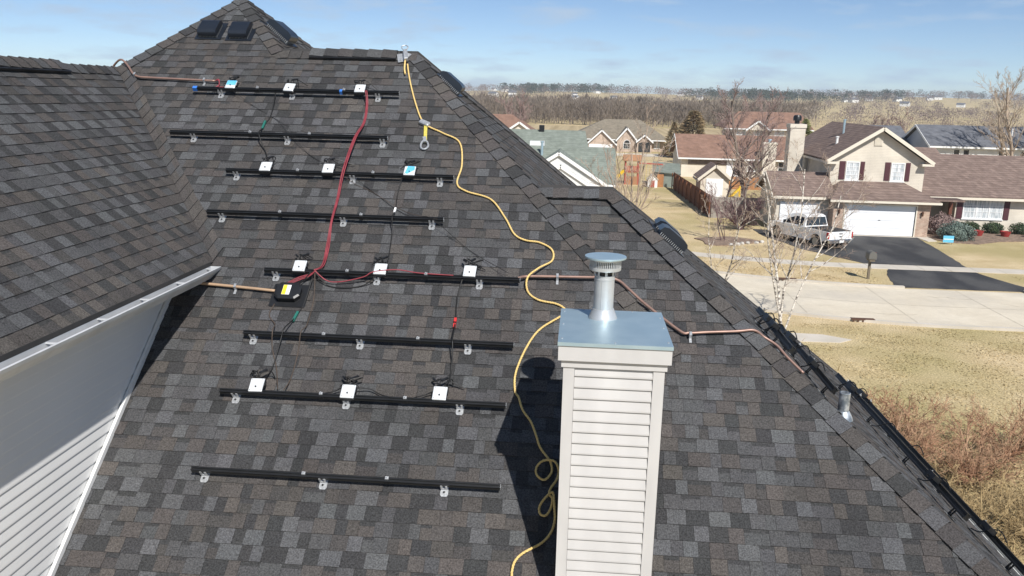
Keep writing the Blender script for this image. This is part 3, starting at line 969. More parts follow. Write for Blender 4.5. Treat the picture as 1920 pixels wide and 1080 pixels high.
# ------------------------------------------------------------------ solar mounting rails
ORD = ['topmost', 'second', 'third', 'fourth', 'fifth', 'sixth', 'seventh', 'lowest']
RAILS = [(8.905, -5.24, -2.43, (-4.87, -3.89, -2.72), (-4.35, -3.17)),
         (8.010, -5.26, -2.43, (-4.96, -3.73, -2.50), (-4.20, -3.43)),
         (7.340, -4.32, -1.51, (-4.20, -2.75, -1.68), (-3.42, -2.49)),
         (6.635, -4.34, -1.54, (-4.17, -2.72, -1.68), (-3.46, -2.50)),
         (5.785, -3.42, -0.60, (-3.30, -2.17, -1.04), (-2.49, -1.62)),
         (4.930, -3.41, -0.60, (-3.32, -2.19, -1.07), (-2.56, -1.58)),
         (4.220, -3.45, -0.62, (-3.30, -2.19, -1.07), (-2.43, -1.60)),
         (3.370, -3.46, -0.60, (-3.35, -2.23, -1.11), (-2.40, -1.63))]


def make_rail(S, along_u, lo, hi, pos, feet, clamps, label, group, lift=0.0, k=1.0):
    """rail along the slope's u axis at v = pos; feet below it on the lower side"""
    root = empty('mounting_rail', S.p((lo + hi) / 2, pos, 0), label, 'rail', group)
    # black extrusion with a groove on top and a lip below
    pr = [(-0.020, 0.070), (0.020, 0.070), (0.020, 0.084), (0.016, 0.088), (0.016, 0.104), (0.020, 0.108), (0.020, 0.118), (0.006, 0.118), (0.006, 0.108), (-0.006, 0.108), (-0.006, 0.118), (-0.020, 0.118), (-0.020, 0.108), (-0.016, 0.104), (-0.016, 0.088), (-0.020, 0.084)]
    pr = [(a * k, lift + 0.07 + (h - 0.07) * k) for a, h in pr]
    bb = MB(); bb.prism([S.p(lo, pos + a, h) for a, h in pr], S.U * (hi - lo)); bb.build('extrusion', 'black_metal', root)
    bb = MB(); bb.prism([S.p(hi, pos + a * 0.9, lift + 0.094 + (h - lift - 0.094) * 0.9) for a, h in pr], S.U * 0.003); bb.build('cut_end', 'aluminium', root)
    for u in feet:
        bb = MB()
        # L-foot: upright against the rail, toe on the roof, rounded flashing tongue with dimple
        bb.box((-0.032, -0.026 * k, 0.018), (-0.012, -0.021 * k, 0.098 + lift)); bb.box((0.012, -0.026 * k, 0.018), (0.032, -0.021 * k, 0.098 + lift)); bb.box((-0.012, -0.026, 0.018), (0.012, -0.021, 0.05))
        bb.box((-0.030, -0.066, 0.0145), (0.030, -0.026, 0.021))
        ft = bb.xf(S.M(u, pos)).build('foot_bracket', 'black_metal' if lift else 'aluminium', root)
        bb = MB()
        prf = [(-0.036, 0.0), (0.036, 0.0), (0.036, -0.085), (0.024, -0.105), (-0.024, -0.105), (-0.036, -0.085)]
        bb.prism([(x, y + 0.02, 0.010) for x, y in prf], (0, 0, 0.004))
        bb.xf(S.M(u, pos)).build('flashing_plate', 'aluminium', ft)
        bb = MB(); bb.lathe([(0.010, 0.021), (0.010, 0.031), (0.005, 0.033)], (0, -0.048, 0), 8); bb.xf(S.M(u, pos)).build('bolt', 'black_metal', ft)
    for u in clamps:
        bb = MB(); bb.box((-0.022, -0.023 * k, 0.066 + lift), (0.022, 0.023 * k, lift + 0.07 + 0.052 * k)); cl_ = bb.xf(S.M(u, pos)).build('splice_band', 'black_metal', root)
        bb = MB(); zc_ = lift + 0.07 + 0.052 * k; bb.box((-0.016, -0.005, zc_), (0.016, 0.022, zc_ + 0.012)); bb.lathe([(0.007, zc_ + 0.012), (0.007, zc_ + 0.028)], (0, 0.01, 0), 8)
        bb.xf(S.M(u, pos)).build('clamp', 'aluminium', cl_)
    return root


for i, (v, lo, hi, feet, clamps) in enumerate(RAILS):
    lab = ('%s of the eight black rails running across the main roof slope' % ORD[i]) if i in (0, 7) else ('%s black rail from the top on the main roof slope' % ORD[i])
    rt = make_rail(SF, True, lo, hi, v, feet, clamps, lab, 'rails on the main roof slope')
    if i == 0:
        for u in (-5.215, -3.20):
            bb = MB(); bb.box((-0.03, -0.0225, 0.066), (0.03, 0.0225, 0.1205)); bb.xf(SF.M(u, v)).build('blue_tape', 'blue_tape', rt)

# rails on the right-hand slope, seen nearly end on
for (x, y0, y1, lab) in ((2.15, 8.5, 10.2, 'uppermost black rail along the right hip slope beside the copper conduit'),
                         (2.52, 8.2, 10.6, 'second black rail down the right hip slope behind the vent pipe'),
                         (3.62, 7.5, 11.6, 'third black rail down the right hip slope ending in a bright cut end'),
                         (4.12, 7.3, 12.6, 'black rail nearest the gutter on the right hip slope')):
    v = (4.65 - x) / math.cos(math.atan(0.845))
    n_ = 4
    fe = [y0 + 0.25 + (y1 - y0 - 0.5) * k / (n_ - 1) for k in range(n_)]
    root = make_rail(SR2, True, y0, y1, v, fe, (y0 + 0.9, y1 - 0.9), lab, 'rails on the right hip slope', 0.025, 1.35)
    for k in range(3):
        bb = MB()
        u = y0 + 0.6 + k * (y1 - y0 - 1.2) / 2
        bb.tube(catmull([SR2.p(u - 0.15, v + 0.02, 0.19), SR2.p(u, v + 0.06, 0.22), SR2.p(u + 0.1, v + 0.1, 0.08), SR2.p(u + 0.3, v + 0.05, 0.03)], 4), 0.007, 5)
        bb.build('cable', 'black_wire', root)
    for k in range(2):
        u = y0 + 0.7 + k * (y1 - y0 - 1.4)
        bb = MB(); bb.box((-0.08, 0.03, 0.14), (0.08, 0.12, 0.19)); bb.xf(SR2.M(u, v)).build('inverter_mount', 'black_plastic', root)

# ------------------------------------------------------------------ microinverters
MI = [(0, (-4.73, 8.95), 'blue'), (0, (-3.92, 8.92), None), (0, (-2.96, 8.93), 'tan'), (2, (-3.83, 7.38), None), (2, (-3.05, 7.38), None), (2, (-2.05, 7.38), 'blue2'),
      (4, (-3.03, 5.82), None), (4, (-2.13, 5.82), None), (4, (-1.15, 5.84), None), (6, (-3.09, 4.27), None), (6, (-2.17, 4.25), None), (6, (-1.27, 4.28), None)]
for i, (ri, (u, v), film) in enumerate(MI):
    pos = ('left', 'middle', 'right')[i % 3]
    lab = '%s white microinverter on the %s rail of the main slope' % (pos, ORD[ri])
    if film in ('blue', 'blue2'): lab += ' with blue film'
    root = empty('microinverter', SF.p(u, v, 0.1), lab, 'inverter', 'microinverters on the rails')
    M = SF.M(u, v, 0, rnd.uniform(-0.05, 0.05))
    bb = MB(); bb.bevbox((-0.068, -0.055, 0.119), (0.068, 0.095, 0.134), 0.006); pl = bb.xf(M).build('case_plate', 'inverter_case', root)
    bb = MB(); bb.bevbox((-0.075, -0.062, 0.078), (0.075, -0.024, 0.117), 0.006); bb.bevbox((-0.075, 0.024, 0.078), (0.075, 0.09, 0.117), 0.006); bb.xf(M).build('case_body', 'black_plastic', root)
    bb = MB(); bb.lathe([(0.008, 0.134), (0.008, 0.146), (0.004, 0.148)], (0, -0.005, 0), 8)
    for x_ in (-0.052, 0.052):
        for y_ in (-0.04, 0.08):
            bb.lathe([(0.004, 0.134), (0.004, 0.136)], (x_, y_, 0), 6)
    bb.xf(M).build('screw', 'black_metal', pl)
    if film in ('blue', 'blue2'):
        bb = MB()
        if film == 'blue': bb.box((-0.06, 0.0, 0.1345), (0.065, 0.09, 0.1365))
        else: bb.prism([(-0.05, -0.03, 0.1345), (-0.02, -0.045, 0.1345), (0.06, 0.03, 0.1345), (0.055, 0.085, 0.1345), (-0.03, 0.09, 0.1345)], (0, 0, 0.002))
        bb.xf(M).build('film', 'blue_film', pl)
    bb = MB(); bb.box((-0.04, 0.035, 0.1342), (0.035, 0.075, 0.1352)); bb.xf(M).build('sticker', 'paper', pl)
    r2 = random.Random(i + 40)
    for k in range(3):
        bb = MB()
        x0 = -0.03 + 0.03 * k
        bb.tube(catmull([(x0, 0.085, 0.10), (x0 + r2.uniform(-.02, .02), 0.13, 0.15), (x0 + r2.uniform(-.08, .12), 0.19, 0.12), (x0 + r2.uniform(-.15, .25), 0.16 + r2.uniform(-.06, .06), 0.035)], 5), 0.0055, 5)
        bb.xf(M).build('lead', 'black_wire', root)
    bb = MB(); bb.bar((0.0, 0.15, 0.145), (0.05 + r2.uniform(-.02, .02), 0.205, 0.12), 0.018, 0.016); bb.xf(M).build('connector', 'black_plastic', root)
    bb = MB(); bb.bar((-0.06, 0.17, 0.10), (-0.1, 0.215, 0.08), 0.017, 0.015); bb.xf(M).build('connector', 'black_plastic', root)


# ------------------------------------------------------------------ cables, conduit, rope on the main slope
def fl(pts, h):
    return [SF.p(u, v, (h if not isinstance(h, (list, tuple)) else h[i])) for i, (u, v) in enumerate(pts)]


def cable(name, pts, r, m, label, cat, group=None, n=6, h=0.02, k=5, parts=()):
    bb = MB(); bb.tube(catmull(fl(pts, h), k), r, n)
    o = bb.build(name, m, None, smooth='all'); tag(o, label, cat, group)
    return o


RED = [(-2.86, 8.87), (-2.83, 8.69), (-2.81, 8.37), (-2.83, 7.95), (-2.85, 7.37), (-2.85, 6.96), (-2.82, 6.55), (-2.81, 6.2), (-2.80, 5.92), (-2.84, 5.78)]
hR = [0.15, 0.06, 0.03, 0.13, 0.14, 0.06, 0.13, 0.05, 0.05, 0.13]
for k in range(4):
    rr = random.Random(k)
    pts = [(u + (k - 1.5) * 0.009 + rr.uniform(-0.008, 0.008), v) for u, v in RED]
    hh = [h + (k % 2) * 0.008 for h in hR]
    lab = ('leftmost strand', 'second strand', 'third strand', 'rightmost strand')[k] + ' of the thick red cable bundle descending the roof'
    cable('red_cable', pts, 0.006, 'red_wire', lab, 'cable', 'red cable bundle', h=hh)
RL = [(-2.84, 5.78), (-2.90, 5.745), (-3.02, 5.70), (-3.15, 5.63), (-3.215, 5.55), (-3.215, 5.47)]
for k in range(3):
    pts = [(u, v + (k - 1) * 0.014 * (1 if i < 4 else 0.6)) for i, (u, v) in enumerate(RL)]
    cable('red_cable', pts, 0.006, 'red_wire', ('upper', 'middle', 'lower')[2 - k] + ' red cable curving left into the black junction box', 'cable', 'red cables to the junction box', h=[0.13, 0.09, 0.06 + 0.01 * k, 0.05, 0.07, 0.05])
cable('red_cable', [(-2.85, 5.78), (-2.71, 5.70), (-2.55, 5.70), (-2.3, 5.74), (-2.2, 5.79), (-1.95, 5.83), (-1.7, 5.80), (-1.32, 5.79)], 0.0065, 'red_wire', 'red cable lying along the fifth rail towards the right', 'cable', None, h=[0.13, 0.06, 0.05, 0.10, 0.13, 0.135, 0.13, 0.125])
cable('black_cable', [(-2.85, 5.77), (-2.7, 5.66), (-2.5, 5.64), (-2.3, 5.68), (-2.17, 5.75)], 0.006, 'black_wire', 'black cable sagging just below the fifth rail', 'cable', None, h=[0.13, 0.03, 0.02, 0.03, 0.1])
cable('black_cable', [(-2.89, 5.76), (-3.0, 5.66), (-3.1, 5.63), (-3.17, 5.6)], 0.006, 'black_wire', 'short black cable from fifth rail into junction box', 'cable', None, h=[0.12, 0.04, 0.03, 0.08])
o = cable('black_cable', [(-4.10, 8.87), (-4.08, 8.49), (-4.12, 8.23), (-4.07, 7.97), (-3.96, 7.77), (-3.84, 7.50)], 0.0075, 'black_wire', 'black cable with green connector between topmost and third rails', 'cable', None, h=[0.08, 0.02, 0.02, 0.14, 0.02, 0.07])
bb = MB(); bb.bar(SF.p(-4.115, 8.35, 0.03), SF.p(-4.115, 8.2, 0.03), 0.024, 0.024, SF.n); bb.build('connector', 'green_plastic', o)
cable('thin_wire', [(-4.81, 8.97), (-4.4, 8.69), (-3.97, 8.39), (-3.7, 8.09), (-3.44, 7.79), (-3.03, 7.49)], 0.0035, 'black_wire', 'thin black wire slanting from topmost rail to third rail', 'wire', None, n=4, h=[0.12, 0.02, 0.02, 0.13, 0.02, 0.05])
cable('thin_wire', [(-2.85, 7.40), (-2.54, 7.19), (-2.16, 6.87), (-1.9, 6.70), (-1.68, 6.62), (-1.2, 6.25), (-0.73, 5.86)], 0.0035, 'black_wire', 'thin black wire slanting from third rail to fifth rail end', 'wire', None, n=4, h=[0.1, 0.02, 0.015, 0.05, 0.13, 0.02, 0.12])
cable('thin_wire', [(-2.91, 7.36), (-2.71, 7.25), (-2.46, 7.12), (-2.02, 6.82), (-1.61, 6.62)], 0.003, 'brown_wire', 'thin brown wire sagging between third and fourth rails', 'wire', None, n=4, h=[0.1, 0.02, 0.015, 0.015, 0.12])
o = cable('black_cable', [(-2.14, 7.32), (-2.16, 7.05), (-2.14, 6.81), (-2.13, 6.62), (-2.12, 6.45), (-2.10, 6.1), (-2.09, 5.94)], 0.006, 'black_wire', 'black cable with white connector crossing the fourth rail', 'cable', None, h=[0.08, 0.02, 0.03, 0.135, 0.03, 0.02, 0.08])
bb = MB(); bb.bar(SF.p(-2.145, 6.86, 0.03), SF.p(-2.145, 6.78, 0.04), 0.022, 0.022, SF.n); bb.build('connector', 'white_plastic', o)
o = cable('black_cable', [(-1.22, 5.80), (-1.26, 5.55), (-1.24, 5.23), (-1.225, 4.95), (-1.215, 4.86), (-1.21, 4.66), (-1.22, 4.48), (-1.25, 4.37)], 0.008, 'black_wire', 'black cable with red connectors crossing the sixth rail', 'cable', None, h=[0.09, 0.02, 0.03, 0.135, 0.12, 0.02, 0.03, 0.1])
for vv in (5.26, 5.19):
    bb = MB(); bb.bar(SF.p(-1.242, vv + 0.025, 0.03), SF.p(-1.242, vv - 0.025, 0.03), 0.026, 0.026, SF.n); bb.build('connector', 'red_plastic', o)
cable('brown_wire', [(-3.22, 5.38), (-3.24, 5.23), (-3.14, 5.10), (-3.10, 4.95), (-3.09, 4.8), (-2.99, 4.57), (-2.87, 4.26)], 0.0055, 'brown_wire', 'brown wire looping down from junction box to seventh rail', 'wire', None, h=[0.02, 0.02, 0.03, 0.135, 0.03, 0.02, 0.12])
cable('brown_wire', [(-2.84, 5.75), (-2.81, 5.47), (-2.80, 5.11), (-2.80, 4.95), (-2.81, 4.77), (-2.81, 4.45), (-2.81, 4.25)], 0.0055, 'brown_wire', 'straighter brown wire from fifth rail down to seventh rail', 'wire', None, h=[0.12, 0.02, 0.03, 0.135, 0.03, 0.02, 0.12])
o = cable('black_cable', [(-2.86, 5.72), (-2.90, 5.41), (-2.95, 5.2), (-2.985, 4.98), (-3.0, 4.87), (-3.03, 4.56), (-3.05, 4.38)], 0.007, 'black_wire', 'black cable with green connector below the junction box', 'cable', None, h=[0.1, 0.02, 0.03, 0.135, 0.1, 0.02, 0.1])
bb = MB(); bb.bar(SF.p(-2.935, 5.28, 0.03), SF.p(-2.96, 5.15, 0.03), 0.024, 0.024, SF.n); bb.build('connector', 'green_plastic', o)
cable('black_cable', [(-2.10, 4.33), (-1.98, 4.35), (-1.87, 4.30), (-1.75, 4.23)], 0.0055, 'black_wire', 'short black cable arching right of middle inverter on seventh rail', 'cable', None, h=[0.1, 0.06, 0.05, 0.125])
cable('black_cable', [(-2.24, 4.33), (-2.33, 4.30), (-2.42, 4.23)], 0.0055, 'black_wire', 'short black cable left of middle inverter on seventh rail', 'cable', None, h=[0.1, 0.06, 0.125])
cable('black_cable', [(-1.33, 4.34), (-1.43, 4.31), (-1.53, 4.23)], 0.0055, 'black_wire', 'short black cable left of right inverter on seventh rail', 'cable', None, h=[0.1, 0.06, 0.125])

# junction box
root = empty('junction_box', SF.p(-3.08, 5.5, 0), 'black rooftop junction box with yellow and white label', 'junction box')
bb = MB(); bb.bevbox((-0.20, -0.15, 0.012), (0.20, 0.16, 0.020), 0.004); bb.xf(SF.M(-3.085, 5.50)).build('base_flashing', 'black_plastic', root)
M = SF.M(-3.09, 5.515)


def octo(hx, hy, ch_, z):
    return [(-hx + ch_, -hy, z), (hx - ch_, -hy, z), (hx, -hy + ch_, z), (hx, hy - ch_, z), (hx - ch_, hy, z), (-hx + ch_, hy, z), (-hx, hy - ch_, z), (-hx, -hy + ch_, z)]


bb = MB(); bb.prism(octo(0.132, 0.10, 0.045, 0.02), (0, 0, 0.055)); bx_ = bb.xf(M).build('box_body', 'black_plastic', root)
bb = MB()
vs_ = octo(0.142, 0.110, 0.048, 0.076) + octo(0.142, 0.110, 0.048, 0.092) + octo(0.125, 0.094, 0.043, 0.104)
fs_ = [tuple(range(7, -1, -1)), tuple(range(16, 24))]
for k in range(8):
    j = (k + 1) % 8
    fs_ += [(k, j, 8 + j, 8 + k), (8 + k, 8 + j, 16 + j, 16 + k)]
bb.mesh(vs_, fs_); lid = bb.xf(M).build('lid', 'black_plastic', root)
bb = MB(); bb.box((-0.055, -0.065, 0.1045), (0.03, 0.065, 0.106)); bb.xf(M).build('label_sheet', 'paper', lid)
bb = MB(); bb.box((-0.053, -0.063, 0.1062), (-0.012, 0.063, 0.1072)); bb.xf(M).build('label_band', 'yellow_print', lid)
bb = MB()
for k in range(7): bb.box((-0.004, -0.05 + 0.015 * k, 0.1062), (0.022 - 0.004 * (k % 3), -0.046 + 0.015 * k, 0.107))
bb.xf(M).build('printed_line', 'black_plastic', lid)


def conduit(name, pts3, r, m, label, clamps, cat='conduit'):
    bb = MB(); bb.tube(catmull(pts3, 6), r, 10)
    o = bb.build(name, m, None, smooth='all'); tag(o, label, cat)
    for (S, u, v, h) in clamps:
        bb = MB(); bb.box((-0.013, -0.075, 0.012), (0.013, 0.03, 0.018)); bb.box((-0.013, -0.024, 0.018), (0.013, -0.019, h + 0.022)); bb.box((-0.013, 0.019, 0.018), (0.013, 0.024, h + 0.022)); bb.box((-0.013, -0.024, h + 0.020), (0.013, 0.024, h + 0.025))
        bb.xf(S.M(u, v)).build('conduit_clamp', 'aluminium', o)
    return o


conduit('tan_conduit', fl([(-4.5, 5.62), (-4.14, 5.60), (-3.69, 5.57), (-3.24, 5.535)], 0.05), 0.016, 'tan_conduit', 'tan conduit between the wing eave and the junction box', [(SF, -3.70, 5.57, 0.05)])
conduit('copper_conduit', [SF.p(-6.86, 9.50, -0.26), SF.p(-6.66, 9.56, -0.04), SF.p(-6.50, 9.53, 0.075), SF.p(-6.36, 9.41, 0.06), SF.p(-6.24, 9.26, 0.05), SF.p(-6.13, 9.19, 0.05), SF.p(-5.95, 9.175, 0.05), SF.p(-5.5, 9.155, 0.05), SF.p(-5.02, 9.135, 0.05)], 0.0145, 'copper_conduit', 'copper conduit coming over the left hip to the topmost rail', [(SF, -6.20, 9.23, 0.05), (SF, -5.18, 9.145, 0.05)])
for k in range(3):
    cable('red_cable', [(-5.02, 9.135 + 0.01 * k), (-4.96, 9.11 + 0.01 * k), (-4.93, 9.02), (-5.0 + 0.03 * k, 8.93), (-4.86 + 0.02 * k, 8.92)], 0.006, 'red_wire', ('left', 'middle', 'right')[k] + ' short red wire from copper conduit end to topmost rail', 'cable', 'red wires at the upper conduit', h=[0.05, 0.08, 0.07, 0.08, 0.12])
EP = lambda x, y, h: V((x, y, H - 2.53 + (y - 8.3) * math.tan(TE))) + SE.n * h
RP = lambda x, y, h: SR2.p(y, (4.65 - x) / math.cos(math.atan(0.845)), h)
conduit('copper_conduit', [SF.p(-0.62, 5.80, 0.11), SF.p(-0.55, 5.86, 0.07), SF.p(-0.37, 5.88, 0.06), SF.p(0.17, 5.895, 0.06), SF.p(0.32, 5.90, 0.075), EP(0.46, 9.02, 0.10), EP(0.56, 8.94, 0.09), EP(0.74, 8.79, 0.06), EP(1.08, 8.52, 0.05), EP(1.18, 8.50, 0.05), EP(1.35, 8.515, 0.05), EP(1.66, 8.54, 0.05), V((1.84, 8.53, H - 2.305)), V((1.95, 8.53, H - 2.375)), RP(2.03, 8.47, 0.06), RP(2.12, 8.37, 0.05), RP(2.26, 8.23, 0.05)], 0.0145, 'copper_conduit', 'long copper conduit running past the chimney and over the right hip',
        [(SF, -0.20, 5.885, 0.06), (SE, 1.19, 0.22, 0.05)])

# safety rope
ROPE = [(-2.44, 9.63), (-2.36, 9.3), (-2.2, 8.79), (-2.03, 8.4), (-1.77, 8.22), (-1.53, 8.05), (-1.45, 7.64), (-1.47, 7.31), (-1.34, 7.18), (-1.04, 7.06), (-0.84, 6.76), (-0.72, 6.52), (-0.59, 6.43), (-0.42, 6.4), (-0.28, 6.3), (-0.27, 6.14), (-0.41, 5.96), (-0.52, 5.82), (-0.51, 5.69), (-0.39, 5.58), (-0.21, 5.54), (-0.12, 5.49), (-0.08, 5.42), (-0.17, 5.35), (-0.36, 5.18), (-0.48, 4.94), (-0.56, 4.64), (-0.55, 4.43), (-0.51, 4.36), (-0.46, 4.22), (-0.37, 4.09), (-0.31, 3.94), (-0.27, 3.83), (-0.19, 3.72), (-0.16, 3.67), (-0.15, 3.58), (-0.21, 3.5), (-0.28, 3.54), (-0.29, 3.62), (-0.23, 3.68), (-0.13, 3.68), (-0.085, 3.6), (-0.1, 3.51), (-0.15, 3.42), (-0.16, 3.36), (-0.13, 3.32), (-0.14, 3.23), (-0.18, 3.16), (-0.23, 3.17), (-0.24, 3.24), (-0.19, 3.32), (-0.13, 3.37), (-0.11, 3.25), (-0.1, 3.12), (-0.13, 3.0), (-0.21, 2.9), (-0.35, 2.81), (-0.42, 2.73), (-0.44, 2.63), (-0.43, 2.56), (-0.40, 2.3)]
hs = []
for i, (u, v) in enumerate(ROPE):
    h = 0.028
    if i == 17 or i == 16: h = 0.10
    if 35 <= i <= 42: h = 0.03 + (0.022 if i in (39, 40) else 0)
    if 50 <= i <= 52: h = 0.05
    hs.append(h)
path = catmull(fl(ROPE, hs), 12)
bb = MB()
fine_p = []
for i in range(len(path) - 1):
    for j in range(3):
        fine_p.append(path[i].lerp(path[i + 1], j / 3))
dist = 0.0
ph_ = []
for i, p in enumerate(fine_p):
    if i: dist += (p - fine_p[i - 1]).length
    t_ = (fine_p[min(i + 1, len(fine_p) - 1)] - fine_p[max(i - 1, 0)]).normalized()
    a_ = SF.n.cross(t_).normalized(); ph_.append((p, a_, t_.cross(a_), dist))
for st in range(3):
    bb.tube([p + (a_ * math.cos(d_ * 2 * math.pi / 0.085 + st * 2.094) + c_ * math.sin(d_ * 2 * math.pi / 0.085 + st * 2.094)) * 0.0054 for p, a_, c_, d_ in ph_], 0.0063, 5)
rope = bb.build('safety_rope', 'rope', None, smooth='all'); tag(rope, 'long yellow safety rope winding down the roof behind the chimney', 'rope')
root = empty('roof_anchor', SF.p(-2.52, 9.76, 0.02), 'metal ridge anchor plate holding the top of the yellow rope', 'anchor')
bb = MB(); bb.box((-0.04, -0.17, 0.03), (0.04, 0.02, 0.036)); bb.xf(SF.M(-2.58, 9.83, 0, 0.25)).build('anchor_plate', 'aluminium', root)
bb = MB(); bb.box((-0.04, -0.17, 0.036), (0.04, 0.02, 0.042)); bb.xf(SF.M(-2.46, 9.84, 0, -0.45)).build('anchor_plate', 'aluminium', root)
bb = MB(); bb.bevbox((-0.03, -0.12, 0.04), (0.03, 0.10, 0.10), 0.01); bb.xf(SF.M(-2.49, 9.79, 0, 0.2)).build('shackle', 'aluminium', root)
bb = MB(); bb.tube(catmull(fl([(-2.54, 9.87), (-2.56, 9.93), (-2.51, 9.96), (-2.47, 9.92), (-2.49, 9.86)], 0.10), 4), 0.008, 6); bb.build('ring', 'aluminium', root)
bb = MB(); bb.tube(catmull(fl([(-2.48, 9.68), (-2.46, 9.5), (-2.43, 9.38)], 0.05), 4), 0.012, 6); bb.build('rope_tail', 'rope', root)
root = empty('rope_grab', SF.p(-2.0, 8.2, 0.02), 'rope grab with yellow webbing and silver snap hook on yellow rope', 'snap hook')
bb = MB(); bb.bevbox((-0.075, -0.035, 0.02), (0.075, 0.035, 0.065), 0.012); bb.xf(SF.M(-2.02, 8.385, 0, -0.5)).build('grab_body', 'aluminium', root)
bb = MB(); bb.bevbox((-0.022, -0.17, 0.02), (0.022, 0.17, 0.032), 0.004); bb.xf(SF.M(-1.985, 8.20, 0, 0.12)).build('webbing', 'rope_web', root)
bb = MB()
bb.tube(catmull(fl([(-1.985, 8.07), (-2.01, 8.00), (-2.0, 7.92), (-1.95, 7.90), (-1.915, 7.95), (-1.93, 8.02), (-1.97, 8.07)], 0.03), 5), 0.013, 8)
bb.bar(SF.p(-1.985, 8.12, 0.035), SF.p(-1.965, 8.03, 0.035), 0.045, 0.02, SF.n)
bb.build('snap_hook', 'aluminium', root)

# ------------------------------------------------------------------ neighbourhood helpers
def slab2(bb, pts, t):
    """roof slab hanging below the given top face"""
    pts = [V(p) for p in pts]
    n_ = (pts[1] - pts[0]).cross(pts[2] - pts[0]).normalized()
    if n_.z < 0:
        pts.reverse(); n_ = -n_
    bb.prism([p - n_ * t for p in pts], n_ * t)


def part(bb, name, m, root, **k):
    return bb.build(name, m, root, **k)


def gable_y(root, x0, x1, y0, y1, ze, zr, m, trim, t=0.14, xr=None):
    """ridge along Y, two slopes, rake boards on the front"""
    xr = (x0 + x1) / 2 if xr is None else xr
    bb = MB()
    slab2(bb, [(x0, y0, ze), (xr, y0, zr), (xr, y1, zr), (x0, y1, ze)], t)
    slab2(bb, [(x1, y0, ze), (xr, y0, zr), (xr, y1, zr), (x1, y1, ze)], t)
    rf = part(bb, 'roof', m, root)
    for xe in (x0, x1):
        bb = MB(); bb.bar((xe, y0 - 0.03, ze - 0.14), (xr, y0 - 0.03, zr - 0.14), 0.05, 0.24); part(bb, 'rake_board', trim, rf)
        bb = MB(); bb.box((min(xe, xe + (0.03 if xe == x0 else -0.03)) - 0.02, y0, ze - 0.30), (max(xe, xe + (0.03 if xe == x0 else -0.03)) + 0.02, y1, ze - 0.13)); part(bb, 'gutter', trim, rf)
    return rf


def gable_x(root, x0, x1, y0, y1, ze, zr, m, trim, t=0.14, yr=None, hip0=0.0, hip1=0.0):
    yr = (y0 + y1) / 2 if yr is None else yr
    bb = MB()
    slab2(bb, [(x0, y0, ze), (x1, y0, ze), (x1 - hip1, yr, zr), (x0 + hip0, yr, zr)], t)
    slab2(bb, [(x0, y1, ze), (x1, y1, ze), (x1 - hip1, yr, zr), (x0 + hip0, yr, zr)], t)
    if hip0: slab2(bb, [(x0, y0, ze), (x0 + hip0, yr, zr), (x0, y1, ze)], t)
    if hip1: slab2(bb, [(x1, y0, ze), (x1 - hip1, yr, zr), (x1, y1, ze)], t)
    rf = part(bb, 'roof', m, root)
    bb = MB(); bb.box((x0, y0 - 0.06, ze - 0.24), (x1, y0 + 0.02, ze - 0.06)); part(bb, 'gutter', trim, rf)
    if not hip0:
        bb = MB(); bb.bar((x0 - 0.03, y0, ze - 0.12), (x0 - 0.03, yr, zr - 0.12), 0.05, 0.22); bb.build('rake_board', trim, rf)
        bb = MB(); bb.bar((x0 - 0.03, y1, ze - 0.12), (x0 - 0.03, yr, zr - 0.12), 0.05, 0.22); bb.build('rake_board', trim, rf)
    return rf


def window(root, x0, x1, z0, z1, y, nx_=1, nz_=2, glass='curtain', frame='trim_white', f=0.07, bays=1):
    bb = MB()
    bb.box((x0, y - 0.05, z0), (x0 + f, y + 0.03, z1)); bb.box((x1 - f, y - 0.05, z0), (x1, y + 0.03, z1))
    bb.box((x0 + f, y - 0.05, z0), (x1 - f, y + 0.03, z0 + f)); bb.box((x0 + f, y - 0.05, z1 - f), (x1 - f, y + 0.03, z1))
    wn = part(bb, 'window', frame, root)
    bw = (x1 - x0 - 2 * f) / bays
    for k in range(bays):
        a, c = x0 + f + k * bw, x0 + f + (k + 1) * bw
        if k:
            bb = MB(); bb.box((a - 0.045, y - 0.048, z0 + f), (a + 0.045, y + 0.028, z1 - f)); part(bb, 'mullion', frame, wn)
        bb = MB(); bb.box((a, y - 0.018, z0 + f), (c, y + 0.02, z1 - f)); part(bb, 'pane', glass, wn)
        bb = MB()
        for i in range(1, nx_ + 1):
            xx = a + (c - a) * i / (nx_ + 1)
            bb.box((xx - 0.014, y - 0.036, z0 + f), (xx + 0.014, y - 0.02, z1 - f))
        for i in range(1, nz_ + 1):
            zz = z0 + f + (z1 - z0 - 2 * f) * i / (nz_ + 1)
            bb.box((a, y - 0.04, zz - 0.016), (c, y - 0.022, zz + 0.016))
        part(bb, 'glazing_bars', frame, wn)
    bb = MB(); bb.box((x0 - 0.06, y - 0.09, z0 - 0.08), (x1 + 0.06, y + 0.02, z0 - 0.003)); part(bb, 'sill', frame, wn)
    return wn


def shutter(root, x0, x1, z0, z1, y):
    bb = MB(); bb.box((x0, y - 0.05, z0), (x1, y, z1)); sh = part(bb, 'shutter', 'shutter_maroon', root)
    bb = MB()
    for k in range(14):
        z_ = z0 + 0.08 + (z1 - z0 - 0.16) * k / 14
        bb.box((x0 + 0.05, y - 0.062, z_), (x1 - 0.05, y - 0.05, z_ + 0.045))
    part(bb, 'louvres', 'shutter_maroon', sh)


